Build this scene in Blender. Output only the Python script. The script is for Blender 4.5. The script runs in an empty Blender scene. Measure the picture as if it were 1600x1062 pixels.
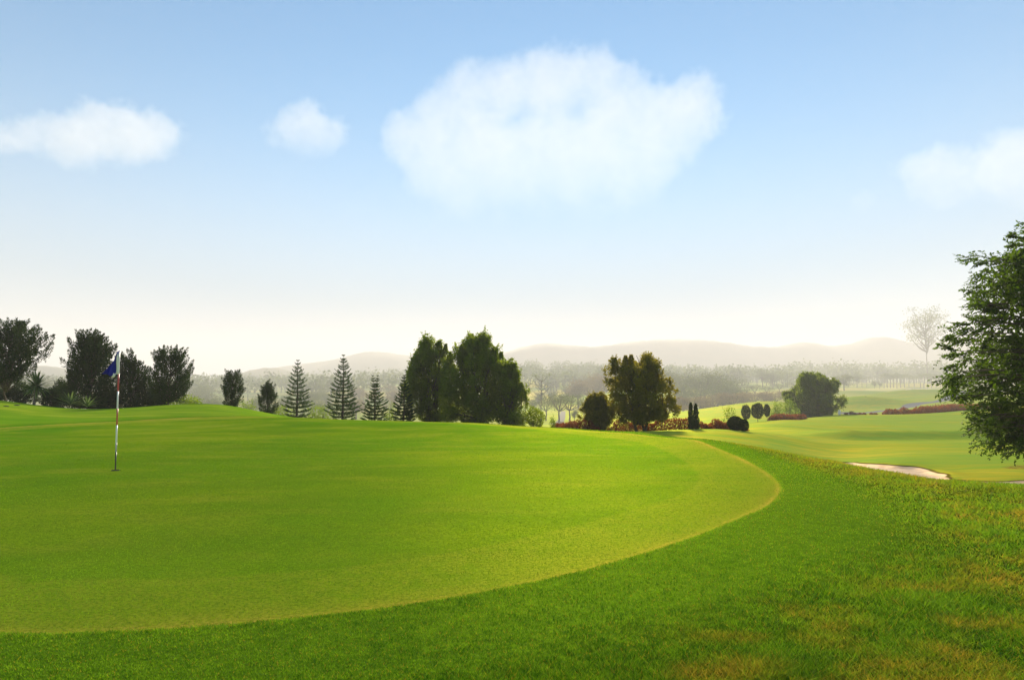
import bpy, math, random
import numpy as np

# ------------------------------------------------------------------ camera, sky, sun, exposure
S = bpy.context.scene
COL = S.collection
PITCH = math.radians(3.29)
CAMZ = 1.6
FPX = 1060.0                       # focal length in pixels of the 1600-pixel-wide photograph
cam_data = bpy.data.cameras.new('camera')
cam = bpy.data.objects.new('camera', cam_data)
COL.objects.link(cam)
cam.location = (0, 0, CAMZ)
cam.rotation_euler = (math.radians(90) + PITCH, 0, 0)
cam_data.sensor_width = 36.0
cam_data.lens = 36.0 * FPX / 1600.0
cam_data.clip_start = 0.05
cam_data.clip_end = 20000
S.camera = cam

SUN_DEG = 24.0
SUN_ENERGY = 5.0
SKY_STRENGTH = 0.05
DUST = 0.0
OZONE = 6.0
AIR = 1.0
MILK = (4.5, 4.75, 5.3)
MILK_HEIGHT = 0.26
SKY_TONE = (0.93, 1.14, 0.97)
EXPOSURE = 1.68
HAZE_COLOR = (0.70, 0.69, 0.74)
HAZE_DENSITY = 0.00056
HAZE_ANISO = 0.15
SUN_ELEV = math.radians(SUN_DEG)
SUN_AZ = math.radians(7.5)          # to the right of +Y
world = bpy.data.worlds.new('World')
S.world = world
world.use_nodes = True
wn = world.node_tree
wn.nodes.clear()
w_out = wn.nodes.new('ShaderNodeOutputWorld')
w_bg = wn.nodes.new('ShaderNodeBackground')
w_sky = wn.nodes.new('ShaderNodeTexSky')
w_sky.sky_type = 'NISHITA'
w_sky.sun_disc = False
w_sky.sun_elevation = SUN_ELEV
w_sky.sun_rotation = SUN_AZ
w_sky.altitude = 0
w_sky.air_density = AIR
w_sky.dust_density = DUST
w_sky.ozone_density = OZONE
w_bg.inputs['Strength'].default_value = SKY_STRENGTH
w_tone = wn.nodes.new('ShaderNodeMix')
w_tone.data_type = 'RGBA'
w_tone.blend_type = 'MULTIPLY'
w_tone.inputs[0].default_value = 1.0
w_tone.inputs[7].default_value = (*SKY_TONE, 1.0)
wn.links.new(w_sky.outputs[0], w_tone.inputs[6])
# thin milky haze that thickens towards the horizon all round
w_tc = wn.nodes.new('ShaderNodeTexCoord')
w_sep = wn.nodes.new('ShaderNodeSeparateXYZ')
wn.links.new(w_tc.outputs['Generated'], w_sep.inputs[0])
w_abs = wn.nodes.new('ShaderNodeMath'); w_abs.operation = 'ABSOLUTE'
wn.links.new(w_sep.outputs[2], w_abs.inputs[0])
w_sq = wn.nodes.new('ShaderNodeMath'); w_sq.operation = 'MULTIPLY'
wn.links.new(w_abs.outputs[0], w_sq.inputs[0]); wn.links.new(w_abs.outputs[0], w_sq.inputs[1])
w_mul = wn.nodes.new('ShaderNodeMath'); w_mul.operation = 'MULTIPLY'; w_mul.inputs[1].default_value = -1.0 / MILK_HEIGHT ** 2
wn.links.new(w_sq.outputs[0], w_mul.inputs[0])
w_exp = wn.nodes.new('ShaderNodeMath'); w_exp.operation = 'EXPONENT'
wn.links.new(w_mul.outputs[0], w_exp.inputs[0])
w_milk = wn.nodes.new('ShaderNodeMix'); w_milk.data_type = 'RGBA'
w_milk.inputs[7].default_value = (*MILK, 1.0)
wn.links.new(w_exp.outputs[0], w_milk.inputs[0])
wn.links.new(w_tone.outputs[2], w_milk.inputs[6])
wn.links.new(w_milk.outputs[2], w_bg.inputs['Color'])
wn.links.new(w_bg.outputs[0], w_out.inputs['Surface'])

sun_data = bpy.data.lights.new('sun', 'SUN')
sun_data.energy = SUN_ENERGY
sun_data.angle = math.radians(7.0)
sun_data.color = (1.0, 0.87, 0.68)
sun = bpy.data.objects.new('sun', sun_data)
COL.objects.link(sun)
sun.location = (40, 300, 90)
sun.rotation_euler = (math.radians(-90) + SUN_ELEV, 0, -SUN_AZ)   # shines from ahead of the camera towards it

S.view_settings.view_transform = 'Standard'
S.view_settings.look = 'None'
S.view_settings.gamma = 1.0
S.view_settings.use_curve_mapping = False
S.view_settings.exposure = EXPOSURE
S.render.engine = 'CYCLES'
S.cycles.use_denoising = True
S.cycles.max_bounces = 6
S.cycles.diffuse_bounces = 3
S.cycles.glossy_bounces = 2
S.cycles.transmission_bounces = 4
S.cycles.volume_bounces = 1
S.cycles.caustics_reflective = False
S.cycles.caustics_refractive = False

# ------------------------------------------------------------------ helpers
CP, SP = math.cos(PITCH), math.sin(PITCH)

STK = 4.0

def ST(Y):
    """Distances beyond the crest are worked out on a compressed scale; this gives the real metres."""
    return np.where(np.asarray(Y) < 45.0, Y, 45.0 + (np.asarray(Y) - 45.0) * STK)

def ray(px, py):
    u = (px - 800.0) / FPX
    v = -(py - 531.0) / FPX
    return np.array([u, CP - v * SP, SP + v * CP])

def at(px, py, Y):
    d = ray(px, py)
    return np.array([0, 0, CAMZ]) + d * (Y / d[1])

def props(o, label=None, cat=None, group=None, kind=None):
    if label: o['label'] = label
    if cat: o['category'] = cat
    if group: o['group'] = group
    if kind: o['kind'] = kind
    return o

def empty(name, loc, label=None, cat=None, group=None):
    o = bpy.data.objects.new(name, None)
    o.empty_display_size = 0.3
    COL.objects.link(o)
    o.location = loc
    return props(o, label, cat, group)

def mesh_obj(name, V, F, mat, parent=None, tint=None, smooth=False, attrs=None):
    """V (n,3); F (m,k) int array with k = 3 or 4, or a list of such arrays; tint per vertex."""
    V = np.asarray(V, dtype=np.float32)
    Fs = F if isinstance(F, list) else [F]
    Fs = [np.asarray(f, dtype=np.int32) for f in Fs if len(f)]
    me = bpy.data.meshes.new(name)
    me.vertices.add(len(V))
    me.vertices.foreach_set('co', V.ravel())
    nl = sum(f.size for f in Fs)
    npoly = sum(len(f) for f in Fs)
    me.loops.add(nl)
    me.loops.foreach_set('vertex_index', np.concatenate([f.ravel() for f in Fs]))
    me.polygons.add(npoly)
    starts, o = [], 0
    for f in Fs:
        k = f.shape[1]
        starts.append(o + np.arange(len(f)) * k)
        o += f.size
    me.polygons.foreach_set('loop_start', np.concatenate(starts).astype(np.int32))
    if smooth:
        me.polygons.foreach_set('use_smooth', np.ones(npoly, dtype=bool))
    me.update(calc_edges=True)
    if tint is not None:
        a = me.attributes.new('tint', 'FLOAT', 'POINT')
        a.data.foreach_set('value', np.asarray(tint, dtype=np.float32))
    for k, val in (attrs or {}).items():
        a = me.attributes.new(k, 'FLOAT', 'POINT')
        a.data.foreach_set('value', np.asarray(val, dtype=np.float32))
    if mat:
        me.materials.append(mat)
    ob = bpy.data.objects.new(name, me)
    COL.objects.link(ob)
    if parent: ob.parent = parent
    return ob

class Nodes:
    """Small helper for building node trees."""
    def __init__(self, tree):
        self.t = tree
    def n(self, typ, **kw):
        nd = self.t.nodes.new(typ)
        for k, v in kw.items():
            setattr(nd, k, v)
        return nd
    def put(self, sock, v):
        if hasattr(v, 'is_output'):
            self.t.links.new(v, sock)
        else:
            sock.default_value = v
    def math(self, op, a, b=0.0, clamp=False):
        nd = self.n('ShaderNodeMath', operation=op, use_clamp=clamp)
        self.put(nd.inputs[0], a); self.put(nd.inputs[1], b)
        return nd.outputs[0]
    def mix(self, f, a, b, typ='MIX'):
        nd = self.n('ShaderNodeMix', data_type='RGBA', blend_type=typ)
        self.put(nd.inputs[0], f)
        for s, v in ((nd.inputs[6], a), (nd.inputs[7], b)):
            self.put(s, v if hasattr(v, 'is_output') else (v[0], v[1], v[2], 1.0))
        return nd.outputs[2]
    def ramp(self, x, lo, hi):
        nd = self.n('ShaderNodeMapRange')
        nd.interpolation_type = 'SMOOTHSTEP'
        self.put(nd.inputs[0], x)
        nd.inputs[1].default_value = lo; nd.inputs[2].default_value = hi
        return nd.outputs[0]
    def noise(self, vec, scale, detail=3.0, rough=0.55, dist=0.0):
        nd = self.n('ShaderNodeTexNoise')
        nd.inputs['Scale'].default_value = scale
        nd.inputs['Detail'].default_value = detail
        nd.inputs['Roughness'].default_value = rough
        nd.inputs['Distortion'].default_value = dist
        if vec is not None: self.put(nd.inputs['Vector'], vec)
        return nd.outputs[0]
    def attr(self, name):
        return self.n('ShaderNodeAttribute', attribute_name=name).outputs['Fac']

def new_mat(name):
    m = bpy.data.materials.new(name)
    m.use_nodes = True
    m.node_tree.nodes.clear()
    N = Nodes(m.node_tree)
    out = N.n('ShaderNodeOutputMaterial')
    return m, N, out

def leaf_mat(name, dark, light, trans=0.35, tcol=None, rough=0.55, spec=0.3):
    """Leaf: colour picked by the leaf's own 'tint' (0 dark .. 1 young and light; crown shade and lit tops painted in), part of the light comes through."""
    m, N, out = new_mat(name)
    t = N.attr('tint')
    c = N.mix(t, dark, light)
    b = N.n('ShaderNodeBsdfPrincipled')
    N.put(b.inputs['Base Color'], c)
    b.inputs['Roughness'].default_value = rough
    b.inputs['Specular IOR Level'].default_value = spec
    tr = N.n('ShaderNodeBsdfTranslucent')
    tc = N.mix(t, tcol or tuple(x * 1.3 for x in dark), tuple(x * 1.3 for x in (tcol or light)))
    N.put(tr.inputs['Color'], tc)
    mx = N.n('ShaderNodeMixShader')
    mx.inputs[0].default_value = trans
    N.t.links.new(b.outputs[0], mx.inputs[1])
    N.t.links.new(tr.outputs[0], mx.inputs[2])
    N.t.links.new(mx.outputs[0], out.inputs['Surface'])
    return m

def plain_mat(name, col, rough=0.8, spec=0.3, noise=0.0, scale=20.0, bump=0.0, col2=None):
    m, N, out = new_mat(name)
    b = N.n('ShaderNodeBsdfPrincipled')
    tc = N.n('ShaderNodeTexCoord').outputs['Object']
    f = N.noise(tc, scale, 5.0)
    if noise:
        c2 = col2 or tuple(x * (1 - noise) for x in col)
        N.put(b.inputs['Base Color'], N.mix(N.ramp(f, 0.35, 0.65), col, c2))
    else:
        b.inputs['Base Color'].default_value = (*col, 1)
    b.inputs['Roughness'].default_value = rough
    b.inputs['Specular IOR Level'].default_value = spec
    if bump:
        bp = N.n('ShaderNodeBump')
        bp.inputs['Strength'].default_value = bump
        N.put(bp.inputs['Height'], f)
        N.t.links.new(bp.outputs[0], b.inputs['Normal'])
    N.t.links.new(b.outputs[0], out.inputs['Surface'])
    return m

def vnoise(x, y, seed=0):
    """Smooth value noise for arrays, about -1..1."""
    xi, yi = np.floor(x).astype(np.int64), np.floor(y).astype(np.int64)
    fx, fy = x - xi, y - yi
    fx = fx * fx * (3 - 2 * fx); fy = fy * fy * (3 - 2 * fy)
    def h(a, b):
        n = (a * 374761393 + b * 668265263 + seed * 974634777) & 0x7fffffff
        n = ((n ^ (n >> 13)) * 1274126177) & 0x7fffffff
        n = n ^ (n >> 16)
        return (n & 0xffff) / 32767.5 - 1
    a = h(xi, yi) * (1 - fx) + h(xi + 1, yi) * fx
    b = h(xi, yi + 1) * (1 - fx) + h(xi + 1, yi + 1) * fx
    return a * (1 - fy) + b * fy

def fbm(x, y, octv=4, seed=0):
    s, a, f = 0, 1.0, 1.0
    for i in range(octv):
        s = s + a * vnoise(x * f, y * f, seed + i * 17)
        a *= 0.5; f *= 2.03
    return s / 1.9

# ------------------------------------------------------------------ terrain: a plateau with the putting green, falling to a valley
def _ctrl():
    pts = []
    def c(px, rows):
        u = (px - 800.0) / FPX
        for Y, kind, v in rows:
            Yr = float(ST(Y))
            if kind == 'p':
                z = at(px, v, Yr)[2]
            else:
                z = CAMZ + (v - CAMZ) * Yr / Y if Y > 45 else v
            Y = Yr
            pts.append((math.atan(u), math.log(Y * math.sqrt(1 + u * u)), z))
    Z, P = 'z', 'p'
    c(-300, [(5,Z,0),(12,Z,0),(20,Z,.1),(30,Z,.6),(40,Z,.4),(80,Z,-2),(200,Z,-5),(500,Z,-3),(800,Z,-2)])
    c(0,   [(3,Z,0),(6,Z,0),(12,Z,0),(18,Z,0),(21.5,Z,.02),(26,Z,.2),(32,P,628),(38,Z,.4),(46,Z,-.3),(60,Z,-1.5),(100,Z,-4),(200,Z,-6),(400,Z,-3),(800,Z,-1)])
    c(100, [(12,Z,0),(18,Z,0),(23.5,Z,.02),(28,Z,.09),(33,P,639),(38,Z,0),(46,Z,-.6),(60,Z,-2),(100,Z,-5),(200,Z,-6.5)])
    c(200, [(6,Z,0),(12,Z,0),(18,Z,0),(24.5,Z,.02),(29,Z,.1),(33,P,638),(38,Z,-.1),(46,Z,-.9),(60,Z,-2.2),(100,Z,-5),(200,Z,-7),(400,Z,-3)])
    c(340, [(12,Z,0),(18,Z,0),(24.5,Z,.02),(29,Z,.14),(33,P,633),(37,Z,.15),(43,Z,-.7),(55,Z,-2.2),(80,Z,-4.5),(120,Z,-6.5),(200,Z,-7),(400,Z,-3),(800,Z,-1)])
    c(450, [(12,Z,0),(20,Z,0),(27,P,651.5),(32,Z,-.3),(45,Z,-1.3),(80,Z,-4),(130,Z,-6.5),(220,Z,-6),(400,Z,-2)])
    c(600, [(4,Z,0),(8,Z,0),(14,Z,0),(20,Z,0),(26,P,657),(32,Z,-.5),(44,Z,-1.25),(70,Z,-3.5),(130,Z,-7),(220,Z,-6),(400,Z,-1),(800,Z,2)])
    c(740, [(12,Z,0),(18,Z,0),(24.5,P,661),(30,Z,-.5),(42,Z,-1.25),(70,Z,-3.6),(140,Z,-7.3),(220,Z,-5),(350,P,592)])
    c(880, [(8,Z,0),(14,Z,0),(18,Z,0),(22,P,669.5),(27,Z,-.55),(38,P,672),(50,Z,-2),(75,Z,-4),(100,P,662),(150,P,648),(200,P,635),(300,P,602),(400,P,584),(500,Z,5.5),(800,Z,5)])
    c(1000,[(4,Z,0),(8,Z,0),(14,Z,0),(17,Z,0),(20,P,677),(25,Z,-.75),(32,P,677),(38,P,674),(45,Z,-1.9),(75,Z,-4),(150,Z,-6.5),(220,Z,-5),(300,Z,-1),(400,P,588),(500,Z,4)])
    c(1100,[(8,Z,0),(12,Z,0),(15,Z,0),(17,P,687),(22,Z,-.8),(28,Z,-1.2),(33,P,683),(40,P,669.5),(50,Z,-2.2),(60,Z,-3),(75,P,655),(95,P,645),(110,P,639),(125,Z,-5),(180,Z,-6),(250,Z,-3),(350,Z,0),(500,Z,2)])
    c(1200,[(4,Z,0),(8,Z,0),(10,Z,0),(13,Z,0),(15.5,P,703),(20,Z,-.95),(24,Z,-1.4),(30,P,706),(40,P,679),(50,P,664),(58,P,656),(66,Z,-2.6),(80,P,648),(95,P,636),(110,P,627),(128,Z,-4),(180,Z,-5),(250,Z,-2.5),(350,Z,0),(500,Z,2),(800,Z,5)])
    c(1300,[(4,Z,0),(8,Z,0),(11.5,Z,0),(13.5,P,723),(18,Z,-1.05),(22,Z,-1.7),(27,Z,-2.0),(32,P,716),(38,P,702),(44.5,P,688),(49.5,P,673.5),(58,P,656.5),(65,P,647.5),(70,Z,-2.6),(85,Z,-3.6),(105,P,641),(125,P,622),(140,Z,-2.9),(200,P,611),(260,P,606),(300,P,601),(450,Z,0),(600,Z,2)])
    c(1400,[(8,Z,0),(10.5,Z,0),(12.2,P,743),(16,Z,-1.1),(20,Z,-1.72),(22.8,P,748),(27,P,729),(29,P,720),(36,P,703),(45,P,688.5),(50,P,674.5),(58,P,657),(65,P,647),(70,Z,-2.4),(82,Z,-3.3),(105,P,638),(120,P,627),(150,P,618),(200,P,612),(250,P,608),(300,P,601),(450,Z,0),(600,Z,2)])
    c(1350,[(12.8,P,733),(24,P,742),(28.5,P,725.5),(31,P,718)])
    c(1450,[(11.5,P,752),(15,Z,-1.1),(19,Z,-1.62),(21.5,P,754),(26,P,735),(28.5,P,724)])
    c(1500,[(4,Z,0),(7,Z,0),(9,Z,0),(11,P,755),(15,Z,-1.05),(20,Z,-1.55),(24,P,739),(30,P,716),(36,P,702),(45,P,687.5),(50,P,677),(58,P,656),(66,P,641),(74,Z,-2),(88,P,634),(100,P,628),(120,P,620),(150,P,616),(250,P,607),(300,P,600),(450,Z,0)])
    c(1600,[(4,Z,0),(7,Z,0),(8.5,Z,0),(10.5,P,760),(15,Z,-1.15),(20,P,753),(24,P,739),(36,P,701),(50,P,677),(70,P,636),(100,P,625),(150,P,614),(300,P,600),(450,Z,.5),(800,Z,3)])
    c(1900,[(6,Z,0),(10,Z,-.1),(15,Z,-1),(20,Z,-1.5),(36,Z,-2),(70,Z,-1.2),(150,Z,-1.2),(300,Z,-.5),(450,Z,.5)])
    for th in (62, 90, 125, 160, -62, -90, -125, -160, 180, -180):
        for r, z in ((1.5, 0), (4, 0), (12, -.05), (40, -.8), (120, -1.5), (400, -1), (3100, 0)):
            pts.append((math.radians(th), math.log(r), z))
    for th in (-45, -25, -10, 5, 20, 35, 50):
        for r in (1.0, 2.0, 3.5):
            pts.append((math.radians(th), math.log(r), 0))
    for th in (-42, 42):
        pts.append((math.radians(th), math.log(3100), 0))
    return np.array(pts)

_CT = _ctrl()
_SA, _SB = 2.2, 1.25
_CX = np.stack([_CT[:, 0] * _SA, _CT[:, 1] * _SB], 1)

def _tps(d2):
    return 0.5 * d2 * np.log(d2 + 1e-9)

def _fit():
    n = len(_CX)
    d2 = ((_CX[:, None] - _CX[None]) ** 2).sum(-1)
    K = _tps(d2) + np.eye(n) * 2e-4
    P = np.concatenate([np.ones((n, 1)), _CX], 1)
    A = np.zeros((n + 3, n + 3))
    A[:n, :n] = K; A[:n, n:] = P; A[n:, :n] = P.T
    b = np.zeros(n + 3); b[:n] = _CT[:, 2]
    return np.linalg.solve(A, b)

_W = _fit()

def base_height(x, y):
    x = np.atleast_1d(np.asarray(x, float)); y = np.atleast_1d(np.asarray(y, float))
    r = np.maximum(np.sqrt(x * x + y * y), 0.5)
    q = np.stack([np.arctan2(x, y) * _SA, np.log(r) * _SB], 1)
    out = np.empty(len(q))
    n = len(_CX)
    for i in range(0, len(q), 20000):
        qq = q[i:i + 20000]
        d2 = ((qq[:, None, 0] - _CX[None, :, 0]) ** 2 + (qq[:, None, 1] - _CX[None, :, 1]) ** 2)
        out[i:i + 20000] = _tps(d2) @ _W[:n] + _W[n] + qq @ _W[n + 1:]
    # gentle rolls that grow with distance
    amp = np.clip((r - 50) / 550, 0, 1) * 1.7
    out += amp * fbm(x / 110.0, y / 110.0, 3, 5)
    # grassy mounds on the far fairway
    for mx, my, sx, sy, h in MOUNDS:
        out += h * np.exp(-((x - mx) / sx) ** 2 - ((y - my) / sy) ** 2)
    # a step across the lower fairway: steep towards the green, easing off behind
    yb = y - 46.2 - 0.9 * np.sin(x / 5.0) * 0.4 - 0.018 * (x - 24) ** 2 * 0.12
    side = np.clip((x - 19.5) / 4.0, 0, 1) * np.clip((52 - x) / 10.0, 0, 1)
    out += 0.62 * side * np.where(yb < 0, 0, np.where(yb < 1.7, yb / 1.7, np.exp(-np.maximum(yb - 1.7, 0) / 7.0)))
    return out

def _mound(px, Y, sx, sy, h):
    Yr = float(ST(Y)); k = Yr / Y
    return ((px - 800) / FPX * Yr, Yr, sx * k, sy * STK, h * k)

MOUNDS = [_mound(1350, 112, 6.5, 4.2, 1.5), _mound(1440, 150, 13, 6, 1.3), _mound(1235, 96, 7, 5, 0.5), _mound(1380, 285, 14, 6, 1.2), _mound(1455, 280, 12, 6, 1.0)]

def raycast(px, py, near=2.0, far=3000.0):
    """Where the line of sight of a pixel first meets the ground: gives a place in the world."""
    d = ray(px, py)
    Y = np.exp(np.linspace(math.log(near), math.log(far), 3000))
    X = d[0] / d[1] * Y
    Zr = CAMZ + d[2] / d[1] * Y
    h = base_height(X, Y)
    below = np.nonzero(Zr <= h)[0]
    i = below[0] if len(below) else len(Y) - 1
    return np.array([X[i], Y[i]])

def gz(x, y):
    return float(height(np.array([x]), np.array([y]))[0])

def smooth_poly(P, n=12):
    P = np.asarray(P, float); out = []
    m = len(P)
    for i in range(m):
        p0, p1, p2, p3 = P[i - 1], P[i], P[(i + 1) % m], P[(i + 2) % m]
        for t in np.linspace(0, 1, n, endpoint=False):
            out.append(0.5 * (2 * p1 + (p2 - p0) * t + (2 * p0 - 5 * p1 + 4 * p2 - p3) * t * t + (3 * p1 - p0 - 3 * p2 + p3) * t ** 3))
    return np.array(out)

def seg_dist(x, y, P, closed):
    d = np.full(len(x), 1e9)
    m = len(P)
    for i in range(m if closed else m - 1):
        a, b = P[i], P[(i + 1) % m]
        ab = b - a
        t = np.clip(((x - a[0]) * ab[0] + (y - a[1]) * ab[1]) / (ab @ ab + 1e-12), 0, 1)
        d = np.minimum(d, np.hypot(x - a[0] - t * ab[0], y - a[1] - t * ab[1]))
    return d

def sdf(x, y, P):
    """Signed distance to a closed outline, negative inside."""
    d = seg_dist(x, y, P, True)
    ins = np.zeros(len(x), bool)
    m = len(P)
    for i in range(m):
        a, b = P[i], P[(i + 1) % m]
        c = ((a[1] > y) != (b[1] > y))
        xx = (b[0] - a[0]) * (y - a[1]) / (b[1] - a[1] + 1e-12) + a[0]
        ins ^= c & (x < xx)
    return np.where(ins, -d, d)

def flat_at(px, py):
    d = ray(px, py)
    t = -CAMZ / d[2]
    return np.array([d[0] * t, d[1] * t])

GREEN = smooth_poly([flat_at(*p) for p in ((-330, 960), (0, 988), (160, 987), (300, 980), (450, 967), (600, 950), (700, 935), (800, 916), (900, 894),
        (1000, 866), (1080, 840), (1150, 812), (1200, 789), (1219, 765), (1207, 745), (1170, 722), (1120, 703), (1060, 689), (960, 679), (850, 669), (700, 659.5), (560, 655), (420, 653.5), (290, 656), (150, 661), (0, 670), (-200, 690), (-500, 760))], 8)
FRINGE = smooth_poly([flat_at(*p) for p in ((-400, 1150), (300, 1250), (800, 1120), (1020, 1010), (1200, 935), (1330, 893), (1400, 850), (1412, 815), (1390, 785), (1330, 752), (1240, 722), (1150, 697), (1060, 682), (960, 676), (850, 666), (700, 657), (560, 653), (420, 653), (290, 655.3), (150, 659.8), (0, 668), (-250, 688), (-700, 800))], 8)
BUNKER = smooth_poly([raycast(*p) for p in ((1322, 723.5), (1350, 725), (1400, 728.5), (1440, 732.5), (1468, 739), (1482, 745), (1489, 750))] +
        [np.array(q) for q in ((13.2, 20.8), (11.0, 20.6), (10.2, 23), (11.6, 27.5))], 6)
BUNKER2 = smooth_poly([raycast(*p) for p in ((1494, 750.5), (1530, 752), (1570, 751.5), (1615, 750), (1660, 750))] + [np.array(q) for q in ((19, 17.2), (15.5, 17.0), (13.2, 18.6))], 6)
FAR_BUNKER = smooth_poly([(px / FPX * float(ST(Y)), float(ST(Y))) for px, Y in ((617, 207), (634, 214), (655, 236), (652, 252), (620, 252), (610, 228))], 5)
FAR_GREEN = smooth_poly([raycast(*p) for p in ((1352, 609), (1372, 605.5), (1410, 604), (1415, 606.5), (1385, 610))], 5)
PATH = np.array([raycast(*p) for p in ((1322, 646.2), (1342, 644.6), (1382, 641), (1412, 638), (1423, 635), (1424, 632.5), (1444, 629.5), (1472, 626), (1488, 619), (1508, 614.5), (1560, 610))])
PATH2 = np.array([raycast(*p) for p in ((872, 664), (875, 658), (878, 653), (879, 648), (880, 642))])
PATH3 = np.array([raycast(*p) for p in ((850, 662), (866, 661), (886, 662), (900, 661))])
CREST = np.array([flat_at(*p) for p in ((1150, 696), (1215, 707), (1300, 726), (1400, 748), (1480, 765), (1560, 775))])
SOIL = smooth_poly([raycast(*p) for p in ((1573, 731), (1590, 728), (1640, 727), (1660, 731), (1600, 733))], 5)

def height(x, y):
    x = np.atleast_1d(np.asarray(x, float)); y = np.atleast_1d(np.asarray(y, float))
    h = base_height(x, y)
    r = np.hypot(x, y)
    near = (r < 40) & (y > 0)
    if near.any():
        xn, yn = x[near], y[near]
        d1 = sdf(xn, yn, BUNKER); d2 = sdf(xn, yn, BUNKER2)
        ro = sdf(xn, yn, FRINGE)
        dd = np.zeros(len(xn))
        wob = 0.12 * vnoise(xn * 1.7, yn * 1.7, 3)
        for d, dep in ((d1 + wob, 0.07), (d2 + wob, 0.07)):
            dd -= dep * np.clip(-d / 0.28, 0, 1)
            dd += 0.06 * np.exp(-((d - 0.25) / 0.35) ** 2) * np.clip((yn - 21.5) / 2, 0, 1)
        dd += 0.018 * np.clip(ro / 1.0, 0, 1) * fbm(xn * 1.3, yn * 1.3, 3, 8)
        dg = sdf(xn, yn, GREEN)
        dd += 0.055 * np.clip(-dg / 2.5, 0, 1) * fbm(xn / 4.5 + 3.3, yn / 4.5, 2, 14)
        dd += 0.014 * np.clip((dg + 0.04) / 0.10, 0, 1)          # the fringe is cut higher than the green
        h[near] += dd
    fb = (r > 500) & (r < 1300)
    if fb.any():
        h[fb] -= 1.6 * np.clip(-sdf(x[fb], y[fb], FAR_BUNKER) / 6.0, 0, 1)
    return h

def build_ground():
    th = np.concatenate([np.radians(np.arange(-180, -46, 2.0)), np.radians(np.arange(-46, 46, 0.22)), np.radians(np.arange(46, 180.01, 2.0))])
    lr = np.concatenate([np.arange(math.log(0.7), math.log(17), 0.018), np.arange(math.log(17), math.log(33), 0.0055), np.arange(math.log(33), math.log(3150), 0.019)])
    r = np.exp(lr)
    T, R = np.meshgrid(th, r)
    X, Y = (R * np.sin(T)).ravel(), (R * np.cos(T)).ravel()
    Zg = height(X, Y)
    nt, nr = len(th), len(r)
    i = np.arange(nr - 1)[:, None] * nt + np.arange(nt - 1)[None]
    F = np.stack([i, i + 1, i + nt + 1, i + nt], -1).reshape(-1, 4)
    V = np.stack([X, Y, Zg], 1)
    V = np.concatenate([V, [[0, 0, gz(0.01, 0.01)]]])
    c = len(V) - 1
    tri = np.stack([np.arange(nt - 1), np.full(nt - 1, c), np.arange(1, nt)], 1)[:, ::1]
    def full(fn, mask, default):
        o = np.full(len(V), default, float)
        o[:-1][mask] = fn(X[mask], Y[mask])
        return o
    rr = np.hypot(X, Y)
    m = rr < 60
    A = {
        'd_green': full(lambda a, b: sdf(a, b, GREEN), m, 30.0),
        'd_fringe': full(lambda a, b: sdf(a, b, FRINGE), m, 30.0),
        'd_sand': np.minimum(full(lambda a, b: np.minimum(sdf(a, b, BUNKER), sdf(a, b, BUNKER2)) + 0.12 * vnoise(a * 1.7, b * 1.7, 3), m & (Y > 0), 9.0), full(lambda a, b: sdf(a, b, FAR_BUNKER), rr > 120, 9.0)),
        'd_crest': full(lambda a, b: seg_dist(a, b, CREST, False), m & (Y > 0), 9.0),
        'd_soil': full(lambda a, b: sdf(a, b, SOIL), m & (Y > 0), 9.0),
        'd_path': full(lambda a, b: np.minimum(np.minimum(seg_dist(a, b, PATH, False), 1.7 * seg_dist(a, b, PATH2, False)), seg_dist(a, b, PATH3, False)), (rr > 55) & (rr < 1200) & (Y > 0), 99.0),
        'd_fargreen': full(lambda a, b: sdf(a, b, FAR_GREEN), rr > 120, 99.0),
    }
    A['d_back'] = np.concatenate([rr, [0]])
    g = mesh_obj('ground', V, [F[:, ::-1], tri], MAT['ground'], smooth=True, attrs=A)
    props(g, kind='structure')
    return g

# ------------------------------------------------------------------ ground material
MAT = {}

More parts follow.
